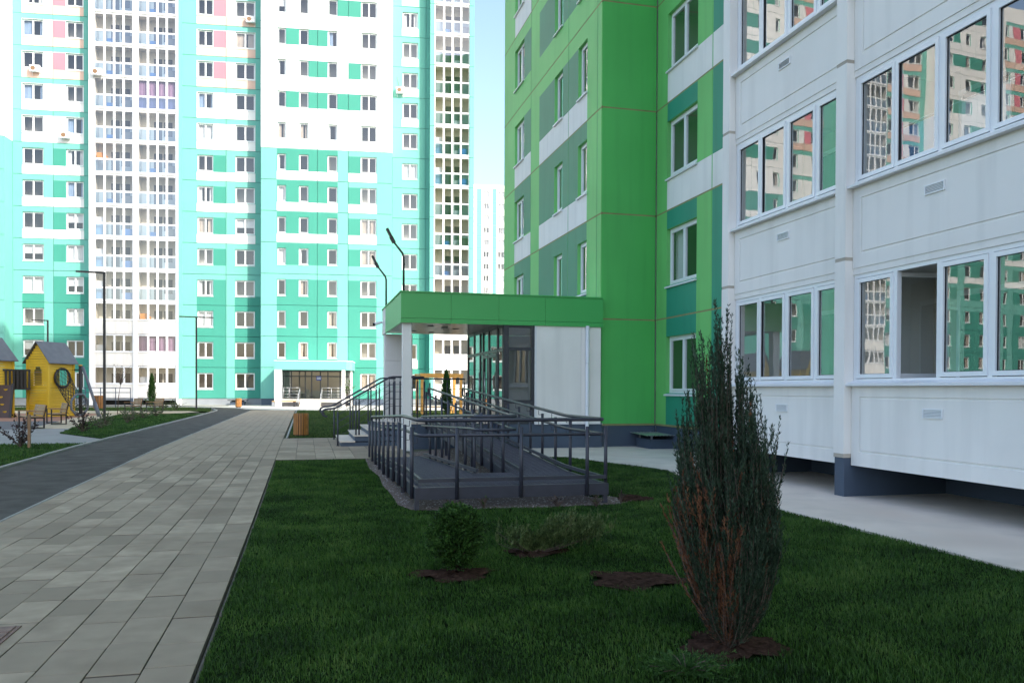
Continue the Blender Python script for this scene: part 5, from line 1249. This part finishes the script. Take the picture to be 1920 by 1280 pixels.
t2 = tower('yellow plank play tower with grey gable roof and round net tunnel opening', -12.93, 47.64, R(-30), 1.32, 1.62, 1.5, 2.95, .85, (.66, .25, 1.62, 2.55, 'arch'), (.81, .50, 2.0, 0, 'round'))
t1 = tower('yellow plank play tower with wide arched opening above the climbing wall', -15.6, 46.4, R(-30), 1.7, 1.7, 1.5, 3.0, .95, (.85, .42, 1.35, 2.85, 'arch'), None)
# bridge of dark balusters between the towers
br = thing('play_bridge', 'dark slatted bridge with balusters joining the two yellow towers', 'bridge', (-14.45, 46.75, .12), R(22))
obj('deck', MB().box(-.75, .75, -.4, .4, 1.38, 1.48), ['play_dark'], br)
for y in (-.4, .4):
    obj('top_rail', MB().box(-.75, .75, y - .03, y + .03, 2.33, 2.42), ['play_dark'], br)
    for i in range(9): obj('baluster', MB().box(-.72 + i * .17, -.62 + i * .17, y - .015, y + .015, 1.48, 2.33), ['play_dark'], br)
# climbing wall
cw = thing('climbing_wall', 'dark brown leaning climbing wall with yellow holds', 'climbing wall', (-14.75, 45.35, .12), R(-14))
k = MB(); k.v = [(-1.0, 0, -.05), (.62, 0, -.05), (.42, .55, 1.62), (-1.0, .55, 1.62), (-1.0, .07, -.05), (.62, .07, -.05), (.42, .62, 1.62), (-1.0, .62, 1.62)]; k.f = [(0, 1, 2, 3), (7, 6, 5, 4), (0, 4, 5, 1), (1, 5, 6, 2), (2, 6, 7, 3), (3, 7, 4, 0)]; k.m = [0] * 6; k.sm = [False] * 6
obj('board', k, ['play_brown'], cw); obj('edge_rail', MB().bar((.66, .02, -.05), (.46, .6, 1.68), .10, .12), ['play_dark'], cw)
for (x, z) in ((-.62, .35), (-.05, .3), (.35, .32), (-.35, .75), (.15, .68), (.02, 1.05), (-.55, 1.12), (.18, 1.42), (-.3, 1.4), (-.85, .75)):
    y = .55 * (z + .05) / 1.67; k = MB(); N = 8
    for i in range(N): a, b = math.pi + math.pi * i / N, math.pi + math.pi * (i + 1) / N; k.face([(x, y - .09, z), (x + .10 * math.cos(a), y - .01, z + .10 * math.sin(a)), (x + .10 * math.cos(b), y - .01, z + .10 * math.sin(b))]); k.face([(x, y - .09, z), (x + .10 * math.cos(b), y - .01, z), (x + .10 * math.cos(a), y - .01, z)])
    obj('climbing_hold', k, ['play_yellow'], cw)
# net tunnel and octagon
nt_ = thing('net_tunnel', 'black rope net tunnel running from the yellow tower to an octagon frame', 'net', (-12.45, 47.5, .12))
A0 = Vector((-12.28, 47.27, 2.0)) - Vector((-12.45, 47.5, 0)); B0 = Vector((-11.25, 46.35, .62)) - Vector((-12.45, 47.5, 0)); ax = (B0 - A0).normalized(); pe1 = Vector((.62, .78, 0)); pe1 = (pe1 - ax * pe1.dot(ax)).normalized(); pe2 = ax.cross(pe1)
fa = Vector((.72, -.69, 0)); fu = Vector((.5, .866, 0))
rings = []
NR, NS = 7, 14
for i in range(NR):
    t = i / (NR - 1); c = A0.lerp(B0, t) + Vector((0, 0, -.16 * math.sin(math.pi * t))); e1 = fu; e2 = Vector((0, 0, 1)).lerp(pe2 if pe2.z > 0 else -pe2, .3 if 0 < i < NR - 1 else 0).normalized()
    r_ = .50 - .06 * math.sin(math.pi * t); rings.append([c + (e1 * math.cos(2 * math.pi * q / NS) + e2 * math.sin(2 * math.pi * q / NS)) * r_ for q in range(NS)])
obj('hoop', MB().tube(rings[0], .05, 6, closed=True), ['play_dark'], nt_)
k = MB()
for i in range(NR - 1):
    for q in range(NS):
        k.tube([rings[i][q], rings[i + 1][(q + 1) % NS]], .011, 4, caps=False); k.tube([rings[i][q], rings[i + 1][(q - 1) % NS]], .011, 4, caps=False)
obj('rope_net', k, ['play_dark'], nt_)
oc_ = [B0 + (fu * math.cos(math.pi / 8 + math.pi / 4 * q) + Vector((0, 0, 1)) * math.sin(math.pi / 8 + math.pi / 4 * q)) * .58 for q in range(8)]
obj('octagon_frame', MB().tube(oc_, .055, 6, closed=True), ['play_roof'], nt_)
k = MB()
for q in range(4): k.tube([oc_[q], oc_[q + 4]], .012, 4)
obj('octagon_net', k, ['play_dark'], nt_)
pf = thing('climbing_frame', 'dark leaning steel and timber posts behind the octagon net', 'climbing frame', (-11.6, 48.0, .12))
obj('post', MB().tube([(0, 0, -.1), (0, 0, 2.65)], .09, 8), ['play_dark'], pf); obj('cap', MB().tube([(0, 0, 2.65), (0, 0, 2.73)], .095, 8), ['gazebo_wood'], pf)
obj('strut', MB().tube([(.15, -.15, 2.6), (1.15, -1.35, .25)], .075, 8), ['play_roof'], pf); obj('strut_foot', MB().tube([(.95, -1.15, .72), (1.25, -1.45, -.05)], .10, 8), ['play_roof'], pf)
obj('crossbar', MB().tube([(0, 0, 2.45), (-1.25, -.1, 2.45)], .035, 6), ['play_dark'], pf)
